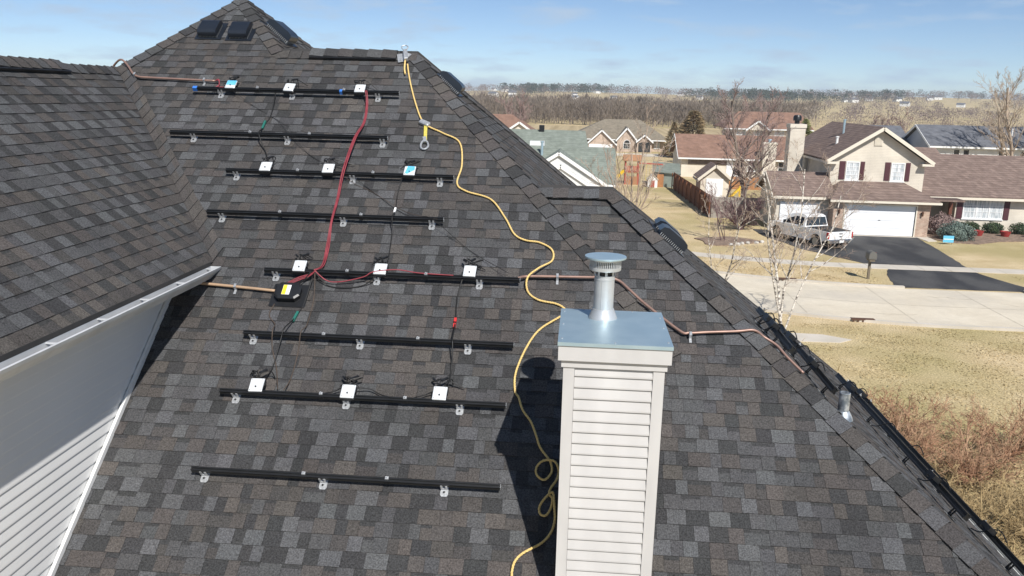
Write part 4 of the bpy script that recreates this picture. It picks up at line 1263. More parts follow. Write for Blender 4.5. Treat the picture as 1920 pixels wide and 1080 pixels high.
# ------------------------------------------------------------------ cream house across the street
hA = empty('two_storey_house', (22, 66, 0), 'cream two-storey house with brown roof, maroon shutters and white double garage door', 'house')
bb = MB(); bb.prism([(18.65, 65.5, 0), (25.45, 65.5, 0), (25.45, 65.5, 5.15), (22.05, 65.5, 7.35), (18.65, 65.5, 5.15)], (0, 12.6, 0)); part(bb, 'wall', 'siding_cream', hA)
gable_y(hA, 18.2, 25.9, 65.0, 78.5, 5.17, 7.65, 'roof_brown', 'trim_cream')
for x in (18.2, 25.05):
    bb = MB(); bb.prism([(x, 64.96, 4.86), (x + 0.85, 64.96, 4.86), (x + 0.85, 64.96, 5.02), (x, 64.96, 5.02)], (0, 0.55, 0)); part(bb, 'eave_return', 'trim_cream', hA)
bb = MB(); bb.box((21.62, 65.44, 6.25), (22.22, 65.52, 6.92)); gv = part(bb, 'gable_vent', 'trim_cream', hA)
bb = MB()
for k in range(7): bb.box((21.67, 65.42, 6.3 + 0.085 * k), (22.17, 65.44, 6.35 + 0.085 * k))
part(bb, 'louvres', 'siding_cream', gv)
for (a, c, s0, s1) in ((19.76, 20.74, 19.28, 21.10), (23.03, 24.02, 22.58, 24.40)):
    window(hA, a, c, 3.68, 5.03, 65.5, 1, 3)
    shutter(hA, s0, a - 0.06, 3.70, 5.05, 65.5); shutter(hA, c + 0.06, s1, 3.70, 5.05, 65.5)
# garage block
bb = MB()
bb.box((18.25, 62.3, 0), (19.06, 65.49, 2.5)); bb.box((24.0, 62.3, 0), (24.95, 65.49, 2.5)); bb.box((19.06, 62.302, 2.2), (24.0, 65.49, 2.5)); bb.box((19.06, 62.6, 0), (24.0, 65.49, 2.2))
part(bb, 'garage_wall', 'brick_tan', hA)
gd = MB(); gd.box((19.06, 62.40, 0.02), (24.0, 62.44, 2.2)); gd = part(gd, 'garage_door', 'door_white', hA)
for k in range(4):
    bb = MB(); bb.box((19.08, 62.37, 0.04 + 0.54 * k), (23.98, 62.398, 0.04 + 0.54 * k + 0.528)); part(bb, 'panel', 'door_white', gd)
bb = MB(); bb.box((21.46, 62.34, 1.12), (21.62, 62.37, 1.15)); part(bb, 'handle', 'black_metal', gd)
bb = MB(); bb.box((18.98, 62.26, 0), (19.06, 62.36, 2.28)); bb.box((24.0, 62.26, 0), (24.08, 62.36, 2.28)); bb.box((19.06, 62.26, 2.2), (24.0, 62.36, 2.28)); part(bb, 'door_frame', 'trim_cream', hA)
for x in (18.62, 24.42):
    bb = MB(); bb.lathe([(0.02, 0.36), (0.10, 0.30), (0.08, 0.28), (0.07, 0.06), (0.03, 0.0)], (x, 62.16, 1.52), 8); bb.box((x - 0.04, 62.16, 1.7), (x + 0.04, 62.3, 1.8)); part(bb, 'wall_lantern', 'iron', hA)
bb = MB()
slab2(bb, [(17.9, 61.9, 2.58), (25.5, 61.9, 2.58), (24.05, 65.5, 3.60), (19.5, 65.5, 3.60)], 0.12)
slab2(bb, [(17.9, 61.9, 2.58), (19.5, 65.5, 3.60), (17.9, 65.5, 2.60)], 0.12)
slab2(bb, [(25.5, 61.9, 2.58), (24.05, 65.5, 3.60), (25.5, 65.5, 2.60)], 0.12)
gr = part(bb, 'garage_roof', 'roof_brown', hA)
bb = MB(); bb.box((17.85, 61.8, 2.40), (25.55, 61.9, 2.55)); part(bb, 'gutter', 'trim_cream', gr)
bb = MB(); bb.box((17.95, 61.9, 2.40), (25.45, 62.3, 2.44)); part(bb, 'soffit', 'trim_cream', gr)
# single bay at the left
bb = MB(); bb.box((14.5, 63.6, 0), (18.24, 69.4, 2.5)); bb.prism([(14.5, 63.6, 2.5), (14.5, 69.4, 2.5), (14.5, 66.4, 3.85)], (3.5, 0, 0)); part(bb, 'bay_wall', 'siding_cream', hA)
gable_x(hA, 14.1, 18.64, 63.15, 69.7, 2.62, 4.12, 'roof_brown', 'trim_cream', yr=66.3)
gd = MB(); gd.box((14.75, 63.53, 0.02), (17.6, 63.58, 2.1)); gd = part(gd, 'bay_door', 'door_white', hA)
for k in range(4):
    bb = MB(); bb.box((14.77, 63.50, 0.04 + 0.515 * k), (17.58, 63.528, 0.04 + 0.515 * k + 0.503)); part(bb, 'panel', 'door_white', gd)
# right wing with porch
bb = MB(); bb.box((28.45, 66.5, 0), (38.0, 77, 2.55)); bb.box((25.46, 69.0, 0), (28.45, 77, 2.55)); part(bb, 'wing_wall', 'siding_cream', hA)
bb = MB(); bb.box((26.6, 68.93, 0.1), (27.6, 68.99, 2.15)); fd = part(bb, 'front_door', 'shutter_maroon', hA)
bb = MB(); bb.lathe([(0.04, 0), (0.04, 0.04)], (27.48, 68.9, 1.0), 8); part(bb, 'handle', 'chrome', fd)
gable_x(hA, 25.47, 39.5, 65.95, 78.0, 2.64, 5.42, 'roof_brown', 'trim_cream', yr=72, hip1=4.0, hip0=0.001)
gable_x(hA, 25.48, 29.3, 70.0, 76.5, 4.3, 5.86, 'roof_brown', 'trim_cream', yr=73, hip0=0.001, hip1=0.3)
for (x, y) in ((25.75, 64.6), (28.0, 66.3)):
    bb = MB(); bb.box((x - 0.11, y - 0.11, 0), (x + 0.11, y + 0.11, 2.5)); part(bb, 'porch_post', 'post_brown', hA)
bb = MB(); bb.box((25.0, 64.5, 0.0), (28.44, 68.99, 0.14)); part(bb, 'porch_floor', 'walk_concrete', hA)
bb = MB(); bb.box((25.52, 64.4, 2.38), (28.2, 66.0, 2.52)); part(bb, 'porch_beam', 'roof_brown', hA)
bb = MB(); bb.bar((25.9, 66.3, 0.85), (27.9, 66.3, 0.85), 0.06, 0.08)
for k in range(9): bb.bar((26.0 + 0.22 * k, 66.3, 0.15), (26.0 + 0.22 * k, 66.3, 0.83), 0.035, 0.035)
part(bb, 'porch_railing', 'post_brown', hA)
window(hA, 29.0, 31.93, 0.95, 2.46, 66.5, 1, 2, bays=3)
shutter(hA, 28.55, 28.96, 0.92, 2.46, 66.5); shutter(hA, 31.97, 32.38, 0.92, 2.46, 66.5)
# chimney and roof pipes
bb = MB(); bb.box((17.0, 72, 0), (18.2, 73.3, 7.45)); cA = part(bb, 'chimney', 'siding_cream', hA)
bb = MB(); bb.box((16.94, 71.94, 7.2), (18.26, 73.36, 7.5)); part(bb, 'crown', 'trim_cream', cA)
bb = MB(); bb.lathe([(0.2, 7.5), (0.2, 7.75), (0.34, 7.77), (0.34, 8.05), (0.26, 8.2), (0.05, 8.22)], (17.6, 72.6, 0), 14); part(bb, 'flue_cap', 'black_metal', cA, smooth=True)
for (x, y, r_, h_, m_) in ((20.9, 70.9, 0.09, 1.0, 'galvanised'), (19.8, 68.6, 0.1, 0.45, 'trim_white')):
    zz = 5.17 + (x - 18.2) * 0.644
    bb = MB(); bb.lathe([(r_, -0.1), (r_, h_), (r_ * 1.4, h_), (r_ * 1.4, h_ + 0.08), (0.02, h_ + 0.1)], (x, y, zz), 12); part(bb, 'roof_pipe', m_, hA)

# ------------------------------------------------------------------ other houses
hB = empty('grey_house', (42, 98, 0), 'grey-roofed house with white front behind the cream two-storey house', 'house')
bb = MB(); bb.box((37.3, 95, 0), (49, 103, 4.95)); part(bb, 'wall', 'siding_white', hB)
bb = MB(); bb.prism([(37.2, 94.99, 0), (37.2, 103.01, 0), (37.2, 103.01, 4.9), (37.2, 99, 6.75), (37.2, 94.99, 4.9)], (0.08, 0, 0)); part(bb, 'gable_wall', 'siding_grey', hB)
gable_x(hB, 36.9, 49.4, 94.5, 103.5, 5.05, 7.1, 'roof_grey', 'trim_white')
for (a, c) in ((39.6, 40.3), (40.6, 41.3), (44.2, 44.9), (46.5, 47.3)):
    window(hB, a, c, 3.55, 4.7, 95, 0, 1, 'glass_dark')
bb = MB(); bb.box((33.5, 101, 0), (37.18, 109, 4.6)); part(bb, 'rear_wall', 'siding_grey', hB)
gable_x(hB, 33.1, 37.4, 100.5, 109.5, 4.7, 6.75, 'roof_grey', 'trim_white')
for (x, y, zz) in ((44.0, 97.2, 6.3), (46.3, 97.0, 6.2)):
    bb = MB(); bb.lathe([(0.09, -0.2), (0.09, 0.7), (0.03, 0.72)], (x, y, zz), 10); part(bb, 'roof_pipe', 'trim_white', hB)

hE = empty('ranch_house', (18, 109, 0), 'long single-storey house with rust-brown roof behind the white-doored shed', 'house')
bb = MB(); bb.box((12.2, 105, 0), (26, 115, 2.35)); bb.prism([(12.2, 105, 2.35), (12.2, 115, 2.35), (12.2, 110, 4.5)], (13.8, 0, 0)); part(bb, 'wall', 'siding_cream', hE)
gable_x(hE, 11.7, 26.4, 104.4, 115.6, 2.42, 4.95, 'roof_rust', 'trim_white')
bb = MB(); bb.box((13.0, 104.9, 1.55), (17.6, 104.99, 2.3)); part(bb, 'brick_band', 'bark_brown', hE)
for (a, c, z0, z1) in ((18.5, 19.6, 0.3, 2.2), (20.1, 21.2, 0.9, 2.1), (23.7, 24.6, 0.7, 2.1)):
    window(hE, a, c, z0, z1, 105, 0, 1, 'glass_dark')
bb = MB(); bb.box((17.6, 104.93, 0.05), (18.35, 104.99, 2.25)); part(bb, 'patio_door', 'door_white', hE)
bb = MB(); bb.box((21.6, 103.8, 0), (23.1, 104.95, 4.3)); cE = part(bb, 'chimney', 'siding_cream', hE)
bb = MB(); bb.box((21.52, 103.72, 4.2), (23.18, 105.0, 4.42)); part(bb, 'crown', 'trim_cream', cE)
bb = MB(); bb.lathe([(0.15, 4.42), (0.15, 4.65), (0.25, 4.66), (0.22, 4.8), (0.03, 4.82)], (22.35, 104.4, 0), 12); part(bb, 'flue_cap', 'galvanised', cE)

hF = empty('rust_roof_house', (29, 143, 0), 'two-storey house with rust-brown roof seen behind the bare tree', 'house')
bb = MB(); bb.box((24, 140, 0), (34, 150, 4.8)); part(bb, 'wall', 'siding_cream', hF)
gable_x(hF, 22.6, 36.5, 139.3, 151, 4.9, 7.4, 'roof_rust', 'trim_white', hip0=3.0, hip1=1.0)
bb = MB(); bb.prism([(26.2, 139.2, 4.6), (29.4, 139.2, 4.6), (27.8, 139.2, 5.9)], (0, 4, 0)); part(bb, 'dormer_wall', 'siding_cream', hF)
gable_y(hF, 25.9, 29.7, 138.9, 144, 4.7, 6.15, 'roof_rust', 'trim_white', 0.1)
for a in (24.6, 27.2, 30.6):
    window(hF, a, a + 1.5, 3.5, 4.6, 140, 1, 1, 'curtain')

hL = empty('rust_gable_house', (-10, 112, 0), 'low house with orange-brown roof and white-edged gable beyond the green roof', 'house')
bb = MB(); bb.box((-22, 109, 0), (-5.5, 118, 3.9)); part(bb, 'wall', 'siding_cream', hL)
gable_x(hL, -23, -5.2, 107.5, 119, 3.95, 6.72, 'roof_rust', 'trim_white', hip1=4.0)
bb = MB(); bb.prism([(-9.6, 107.2, 2), (-6.0, 107.2, 2), (-6.0, 107.2, 4.6), (-7.8, 107.2, 5.75), (-9.6, 107.2, 4.6)], (0, 3, 0)); part(bb, 'gable_wall', 'siding_cream', hL)
gable_y(hL, -9.9, -5.7, 106.9, 112.5, 4.6, 6.05, 'roof_rust', 'trim_white', 0.1)

hC = empty('green_roof_house', (-2, 69, 0), 'white-gabled house with grey-green roof just beyond our hip', 'house')
bb = MB(); bb.box((-12, 72, 0), (0.6, 81, 3.0)); bb.box((-5.2, 65.4, 0), (2.4, 73, 2.5)); part(bb, 'wall', 'siding_white', hC)
gable_x(hC, -12.5, 0.9, 70.5, 81.5, 3.7, 6.35, 'roof_green', 'trim_white', yr=76, hip1=0.6)
gable_x(hC, -6.5, 2.75, 64.6, 73.5, 2.9, 5.35, 'roof_green', 'trim_white', yr=69.2, hip0=0.01)
bb = MB(); bb.prism([(-5.4, 64.6, 0), (2.0, 64.6, 0), (2.0, 64.6, 2.75), (-1.65, 64.6, 5.0), (-5.4, 64.6, 2.75)], (0, 5, 0)); part(bb, 'gable_wall', 'siding_white', hC)
gable_y(hC, -5.8, 2.45, 64.44, 69.0, 2.62, 5.22, 'roof_green', 'trim_white', 0.16, xr=-1.65)
bb = MB(); bb.prism([(-3.5, 64.5, 0), (0.5, 64.5, 0), (0.5, 64.5, 2.8), (-1.5, 64.5, 4.0), (-3.5, 64.5, 2.8)], (0, 0.09, 0)); part(bb, 'porch_gable', 'siding_white', hC)
gable_y(hC, -3.8, 0.8, 64.40, 64.59, 2.82, 4.26, 'roof_green', 'trim_white', 0.16, xr=-1.5)
bb = MB(); bb.box((-4.3, 71.7, 4.4), (-3.1, 72.6, 5.55)); part(bb, 'skylight', 'trim_white', hC)
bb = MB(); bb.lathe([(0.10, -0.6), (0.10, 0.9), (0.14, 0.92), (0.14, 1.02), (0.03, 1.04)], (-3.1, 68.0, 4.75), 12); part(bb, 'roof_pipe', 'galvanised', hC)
bb = MB(); bb.box((-3.75, 75.6, 6.2), (-3.3, 76.0, 6.75)); part(bb, 'roof_vent', 'black_metal', hC)
bb = MB(); bb.box((2.02, 64.55, 0), (2.1, 64.65, 2.6)); part(bb, 'downpipe', 'trim_white', hC)
window(hC, 1.0, 1.8, 1.1, 2.1, 64.6, 0, 1, 'glass_dark')

hD = empty('stucco_house', (8, 153, 0), 'pale brick house with three front gables and an arched window', 'house')
bb = MB(); bb.box((0.5, 152, 0), (14.6, 162, 2.05)); part(bb, 'wall', 'brick_pink', hD)
gable_x(hD, -2.5, 15.2, 150.8, 163, 2.1, 5.3, 'roof_taupe', 'trim_white', hip0=6.5, hip1=4.8)
for (x0, x1, za, y, ze, nm) in ((0.8, 6.1, 3.7, 149.4, 1.25, 'a'), (5.9, 9.6, 4.2, 149.0, 2.0, 'b'), (9.3, 12.2, 3.1, 148.2, 1.9, 'c')):
    xm = (x0 + x1) / 2
    bb = MB(); bb.prism([(x0 + 0.2, y, 0), (x1 - 0.2, y, 0), (x1 - 0.2, y, ze), (xm, y, za - 0.25), (x0 + 0.2, y, ze)], (0, 4, 0)); part(bb, 'gable_wall', 'brick_pink', hD)
    gable_y(hD, x0, x1, y - 0.35, y + 5.5, ze, za, 'roof_taupe', 'trim_white', 0.12)
aw = MB(); aw.prism([(7.2, 148.93, 0.55), (8.4, 148.93, 0.55), (8.4, 148.93, 1.5)] + [(7.8 + 0.6 * math.cos(a), 148.93, 1.5 + 0.6 * math.sin(a)) for a in [math.pi * k / 10 for k in range(1, 10)]] + [(7.2, 148.93, 1.5)], (0, 0.05, 0))
aw = part(aw, 'arched_window', 'trim_white', hD)
for (a, c) in ((7.28, 7.64), (7.68, 7.94), (7.98, 8.32)):
    for (z0, z1) in ((0.62, 1.0), (1.05, 1.45)):
        bb = MB(); bb.box((a, 148.90, z0), (c, 148.925, z1)); part(bb, 'pane', 'glass_dark', aw)
bb = MB(); bb.prism([(7.32, 148.91, 1.53), (8.28, 148.91, 1.53)] + [(7.8 + 0.5 * math.cos(a), 148.91, 1.53 + 0.48 * math.sin(a)) for a in [math.pi * k / 8 for k in range(1, 8)]], (0, 0.015, 0)); part(bb, 'pane', 'glass_dark', aw)
bb = MB(); bb.box((9.75, 148.16, 0.1), (11.75, 148.19, 1.5)); bb.prism([(9.75, 148.165, 1.5), (11.75, 148.165, 1.5)] + [(10.75 + 1.0 * math.cos(a), 148.165, 1.5 + 0.3 * math.sin(a)) for a in [math.pi * k / 8 for k in range(1, 8)]], (0, 0.02, 0)); part(bb, 'entry_arch', 'glass_dark', hD)
window(hD, 12.7, 13.7, 0.55, 1.6, 152, 1, 1, 'curtain')
gdD = MB(); gdD.box((1.3, 149.33, 0.0), (5.4, 149.38, 1.2)); part(gdD, 'garage_door', 'door_white', hD)

# sheds, fences, play things
sh = empty('garden_shed', (12.8, 83.5, 0), 'small cream garden shed with white roller door and brown roof', 'shed')
bb = MB(); bb.prism([(11.45, 82, 0), (14.1, 82, 0), (14.1, 82, 2.05), (12.78, 82, 3.1), (11.45, 82, 2.05)], (0, 3.2, 0)); part(bb, 'wall', 'siding_cream', sh)
gable_y(sh, 11.15, 14.4, 81.7, 85.5, 1.98, 3.32, 'roof_brown', 'trim_cream', 0.1)
bb = MB(); bb.box((11.95, 81.94, 0.02), (13.55, 81.99, 1.95)); dd = part(bb, 'door', 'door_white', sh)
for k in range(5):
    bb = MB(); bb.box((11.97, 81.92, 0.04 + 0.38 * k), (13.53, 81.938, 0.40 + 0.38 * k)); part(bb, 'panel', 'door_white', dd)
sh = empty('lean_to_shed', (9.3, 94, 0), 'low grey-green lean-to shed at the end of the brown fence', 'shed')
bb = MB(); bb.prism([(7.9, 92.5, 0), (10.4, 91.2, 0), (10.4, 91.2, 1.5), (7.9, 92.5, 1.6)], (0.3, 3.5, 0)); part(bb, 'wall', 'shed_green', sh)
bb = MB(); slab2(bb, [(7.7, 92.3, 1.62), (10.6, 90.9, 1.5), (10.9, 95.0, 2.3), (8.0, 96.2, 2.4)], 0.08); part(bb, 'roof', 'roof_green', sh)
bb = MB(); bb.box((8.2, 91.8, 0), (8.9, 92.2, 1.35)); part(bb, 'cupboard', 'deck_wood', sh)


def fence(A, B, h, m, label, step=0.145):
    A, B = V(A), V(B)
    root = empty('board_fence', A, label, 'fence')
    L = (B - A).length; a = (B - A) / L
    sd = a.cross(V((0, 0, 1)))
    proto = None
    n = int(L / step)
    for k in range(n):
        if proto is None:
            bb = MB()
            p0, p1 = A, A + a * (step - 0.012)
            bb.prism([p0, p1, p1 + V((0, 0, h)), (p0 + p1) / 2 + V((0, 0, h + 0.02)), p0 + V((0, 0, h))], sd * 0.02)
            proto = part(bb, 'board', m, root)
        else:
            c = proto.copy(); col.objects.link(c); c.parent = root
            c.location = proto.location + a * step * k + V((0, 0, rnd.uniform(-0.015, 0.015)))
    for z_ in (0.35, h - 0.3):
        bb = MB(); bb.bar(A - sd * 0.045 + V((0, 0, z_)), B - sd * 0.045 + V((0, 0, z_)), 0.05, 0.09); part(bb, 'rail', m, root)
    for k in range(int(L / 2.4) + 1):
        p = A + a * min(L, 2.4 * k) - sd * 0.12
        bb = MB(); bb.bar(p, p + V((0, 0, h - 0.05)), 0.09, 0.09, (1, 0, 0)); part(bb, 'post', m, root)


fence((10.60, 69.0, 0), (9.8, 90.6, 0), 1.72, 'fence_brown', 'long red-brown board fence running back beside the mown strip')
fence((10.62, 68.95, 0), (14.4, 69.05, 0), 1.7, 'fence_grey', 'short weathered grey board fence facing the street')
fence((15.2, 92.0, 0), (19.8, 92.0, 0), 1.3, 'deck_wood', 'low orange-brown board fence behind the garden shed')

ps = empty('play_set', (5.3, 94, 0), 'red and orange wooden play tower with yellow slide', 'play set')
for (x, y) in ((4.9, 93.5), (6.3, 93.5), (4.9, 94.9), (6.3, 94.9)):
    bb = MB(); bb.box((x - 0.07, y - 0.07, 0), (x + 0.07, y + 0.07, 2.7)); part(bb, 'post', 'play_red', ps)
bb = MB(); bb.box((4.8, 93.4, 1.25), (6.4, 95.0, 1.36)); part(bb, 'platform', 'play_wood', ps)
for k in range(8):
    bb = MB(); bb.box((4.9 + 0.19 * k, 93.38, 1.36), (5.02 + 0.19 * k, 93.42, 2.05)); part(bb, 'baluster', 'play_red', ps)
bb = MB(); slab2(bb, [(4.6, 93.2, 2.6), (6.6, 93.2, 2.6), (6.6, 94.2, 3.2), (4.6, 94.2, 3.2)], 0.06); slab2(bb, [(4.6, 95.2, 2.6), (6.6, 95.2, 2.6), (6.6, 94.2, 3.2), (4.6, 94.2, 3.2)], 0.06); part(bb, 'roof', 'play_wood', ps)
bb = MB(); bb.prism([(4.75, 93.7, 1.45), (4.75, 93.7, 1.3), (3.5, 92.0, 0.1), (3.3, 91.7, 0.15), (3.35, 91.8, 0.4)], (0.05, 0.6, 0)); bb.bar((4.8, 93.65, 1.5), (3.4, 91.75, 0.35), 0.05, 0.3); bb.bar((4.8, 94.3, 1.5), (3.4, 92.4, 0.35), 0.05, 0.3); part(bb, 'slide', 'play_yellow', ps)
bb = MB(); bb.bar((6.3, 94.2, 2.3), (9.0, 94.6, 2.2), 0.12, 0.14); part(bb, 'swing_beam', 'play_red', ps)
for q in ((8.9, 94.0), (8.9, 95.3)):
    bb = MB(); bb.bar((q[0], q[1], 0), (8.9, 94.6, 2.25), 0.1, 0.1); part(bb, 'beam_leg', 'play_red', ps)
for x in (7.2, 8.1):
    bb = MB(); bb.bar((x, 94.35, 0.5), (x, 94.35, 2.2), 0.02, 0.02); bb.bar((x + 0.4, 94.4, 0.5), (x + 0.4, 94.4, 2.2), 0.02, 0.02); bb.box((x - 0.03, 94.25, 0.46), (x + 0.43, 94.5, 0.5)); part(bb, 'swing', 'play_yellow', ps)
bb = MB(); bb.box((4.9, 93.45, 0.0), (6.3, 93.5, 0.9)); part(bb, 'lower_panel', 'play_wood', ps)
ph = empty('playhouse', (7.7, 91.5, 0), 'small white toy playhouse with pointed roof near the lean-to shed', 'playhouse')
bb = MB(); bb.prism([(7.2, 91.0, 0), (8.2, 91.0, 0), (8.2, 91.0, 0.9), (7.7, 91.0, 1.35), (7.2, 91.0, 0.9)], (0, 1, 0)); part(bb, 'wall', 'trim_white', ph)
bb = MB(); slab2(bb, [(7.1, 90.9, 0.85), (7.7, 90.9, 1.45), (7.7, 92.1, 1.45), (7.1, 92.1, 0.85)], 0.05); slab2(bb, [(8.3, 90.9, 0.85), (7.7, 90.9, 1.45), (7.7, 92.1, 1.45), (8.3, 92.1, 0.85)], 0.05); part(bb, 'roof', 'trim_cream', ph)
bb = MB(); bb.box((7.5, 90.95, 0.05), (7.9, 90.99, 0.75)); part(bb, 'door', 'play_red', ph)
ts = empty('toy_slide', (14.9, 84.0, 0), 'small yellow plastic slide beside the garden shed', 'toy slide')
bb = MB(); bb.prism([(14.5, 83.6, 0.05), (15.4, 83.6, 1.0), (15.5, 83.6, 1.0), (15.5, 83.6, 0.85), (14.7, 83.6, 0.0)], (0, 0.5, 0)); part(bb, 'chute', 'play_yellow', ts)
bb = MB(); bb.bar((15.5, 83.65, 0), (15.5, 83.65, 1.2), 0.08, 0.08); bb.bar((15.5, 84.05, 0), (15.5, 84.05, 1.2), 0.08, 0.08); part(bb, 'ladder', 'play_yellow', ts)

# ------------------------------------------------------------------ pickup truck
tr = empty('pickup_truck', (0, 0, 0), 'silver pickup truck with black bed cover parked on the driveway', 'truck')
bw = 1.0     # half width; +y is forward; local coordinates


def both(fn):
    for s_ in (-1, 1): fn(s_)


def side_profile(pts, x0, x1, name, m, parent, bev=0.05):
    bb = MB(); bb.prism([(x0, y, z_) for y, z_ in pts], (x1 - x0, 0, 0)); return part(bb, name, m, parent, smooth=True)


def arch(cy, r, z0):
    return [(cy + r * math.cos(a), z0 + r * math.sin(a)) for a in [math.pi * k / 8 for k in range(0, 9)]]


wr = 0.40
body = [(-2.85, 0.62), (-2.88, 1.05), (-2.84, 1.12), (-0.75, 1.14), (1.25, 1.13), (2.55, 1.08), (2.86, 0.98), (2.92, 0.62), (2.86, 0.42), (2.42, 0.40)] + [(1.92 + 0.48 * math.cos(a), 0.40 + 0.48 * math.sin(a)) for a in [math.pi * k / 8 for k in range(0, 9)]] + [(1.38, 0.38), (-1.30, 0.38)] + [(-1.80 + 0.48 * math.cos(a), 0.40 + 0.48 * math.sin(a)) for a in [math.pi * k / 8 for k in range(0, 9)]] + [(-2.3, 0.45)]
bd = side_profile(body, -0.97, 0.97, 'body', 'truck_paint', tr)
# cab: tapered greenhouse
bb = MB()
cb_ = [(-0.72, 1.13), (1.45, 1.13), (0.78, 1.80), (0.45, 1.88), (-0.35, 1.88), (-0.62, 1.80)]
n = len(cb_)
vs = [(-0.95 if z_ < 1.2 else -0.74, y, z_) for y, z_ in cb_] + [(0.95 if z_ < 1.2 else 0.74, y, z_) for y, z_ in cb_]
bb.mesh(vs, [tuple(range(n)), tuple(range(2 * n - 1, n - 1, -1))] + [(k, n + k, n + (k + 1) % n, (k + 1) % n) for k in range(n)])
cab = part(bb, 'cab', 'truck_paint', tr)


def sidewin(y0, y1, y2, y3, nm):
    for s_ in (-1, 1):
        def X(z_): return s_ * (0.95 - 0.21 * (z_ - 1.13) / 0.67 + 0.012)
        bb = MB(); bb.poly([(X(1.2), y0, 1.2), (X(1.2), y1, 1.2), (X(1.72), y2, 1.72), (X(1.72), y3, 1.72)])
        bb.prism([(X(1.2), y0, 1.2), (X(1.2), y1, 1.2), (X(1.72), y2, 1.72), (X(1.72), y3, 1.72)], (-s_ * 0.01, 0, 0))
        part(bb, nm, 'glass_dark', cab)


sidewin(0.38, 1.18, 0.70, 0.38, 'front_window'); sidewin(-0.52, 0.30, 0.30, -0.46, 'rear_door_window')
bb = MB(); bb.prism([(-0.84, -0.71, 1.22), (0.84, -0.71, 1.22), (0.70, -0.645, 1.74), (-0.70, -0.645, 1.74)], (0, -0.015, 0)); part(bb, 'rear_window', 'glass_dark', cab)
bb = MB(); bb.prism([(-0.86, 1.42, 1.19), (0.86, 1.42, 1.19), (0.70, 0.84, 1.77), (-0.70, 0.84, 1.77)], (0, 0.012, 0.012)); part(bb, 'windscreen', 'glass_dark', cab)
for s_ in (-1, 1):
    bb = MB(); bb.bevbox((min(s_ * 0.97, s_ * 1.16), 1.0, 1.18), (max(s_ * 0.97, s_ * 1.16), 1.12, 1.38), 0.02); part(bb, 'mirror', 'black_plastic', cab)
    for y in (0.32, -0.58):
        bb = MB(); bb.box((min(s_ * 0.97, s_ * 0.99), y, 0.98), (max(s_ * 0.97, s_ * 0.99), y + 0.2, 1.03)); part(bb, 'door_handle', 'chrome', bd)
    for y in (0.34, -0.56, 1.28):
        bb = MB(); bb.box((min(s_ * 0.971, s_ * 0.973), y - 0.012, 0.45), (max(s_ * 0.971, s_ * 0.973), y, 1.11)); part(bb, 'door_seam', 'black_plastic', bd)
bb = MB(); bb.bevbox((-0.88, -2.80, 1.115), (0.88, -0.78, 1.165), 0.02); part(bb, 'bed_cover', 'black_plastic', tr)
bb = MB(); bb.bevbox((-0.88, -2.905, 0.66), (0.88, -2.86, 1.11), 0.015); tg = part(bb, 'tailgate', 'truck_paint', tr)
bb = MB(); bb.box((-0.12, -2.915, 0.97), (0.12, -2.906, 1.03)); part(bb, 'handle', 'black_plastic', tg)
bb = MB(); bb.prism([(-0.13, -2.906, 0.84), (-0.04, -2.906, 0.84), (-0.04, -2.906, 0.86), (0.04, -2.906, 0.86), (0.04, -2.906, 0.84), (0.13, -2.906, 0.84), (0.15, -2.906, 0.80), (0.04, -2.906, 0.80), (0.04, -2.906, 0.78), (-0.04, -2.906, 0.78), (-0.04, -2.906, 0.80), (-0.15, -2.906, 0.80)], (0, -0.01, 0)); part(bb, 'emblem', 'black_plastic', tg)
bb = MB(); bb.bevbox((-0.96, -3.03, 0.44), (0.96, -2.86, 0.63), 0.03); bp_ = part(bb, 'rear_bumper', 'chrome', tr)
bb = MB(); bb.box((-0.17, -3.04, 0.47), (0.17, -3.031, 0.62)); part(bb, 'number_plate', 'paper', bp_)
for s_ in (-1, 1):
    bb = MB(); bb.bevbox((min(s_ * 0.885, s_ * 0.985), -2.91, 0.72), (max(s_ * 0.885, s_ * 0.985), -2.72, 1.10), 0.012); part(bb, 'tail_light', 'tail_red', tr)
    bb = MB(); bb.bevbox((min(s_ * 0.6, s_ * 0.98), 2.78, 0.72), (max(s_ * 0.6, s_ * 0.98), 2.93, 0.92), 0.02); part(bb, 'headlight', 'chrome', tr)
    for y in (-1.80, 1.92):
        M = Matrix.Translation((s_ * 0.86, y, wr)) @ Matrix.Rotation(math.pi / 2, 4, 'Y')
        bb = MB(); bb.lathe([(0.25, -0.12), (wr - 0.03, -0.13), (wr, -0.09), (wr, 0.09), (wr - 0.03, 0.13), (0.25, 0.12)], (0, 0, 0), 24); wh = part(bb.xf(M), 'wheel', 'tyre', tr, smooth=True)
        bb = MB(); bb.lathe([(0.25, -0.125), (0.25, 0.125)], (0, 0, 0), 24); part(bb.xf(M), 'rim', 'rim', wh)
        bb = MB(); bb.lathe([(0.47, -0.10), (0.47, 0.10)], (0, 0, 0.0), 20); part(bb.xf(Matrix.Translation((s_ * 0.80, y, wr)) @ Matrix.Rotation(math.pi / 2, 4, 'Y')), 'wheel_well', 'tyre', tr)
bb = MB(); bb.bevbox((-0.6, 2.85, 0.5), (0.6, 2.93, 0.9), 0.02); part(bb, 'grille', 'black_plastic', tr)
bb = MB(); bb.box((-0.85, -2.7, 0.3), (0.85, 2.6, 0.45)); part(bb, 'underbody', 'tyre', tr)
tr.location = (15.55, 58.3, 0.02)
tr.scale = (1.04, 1.04, 1.04)
tr.rotation_euler = (0, 0, R(27))

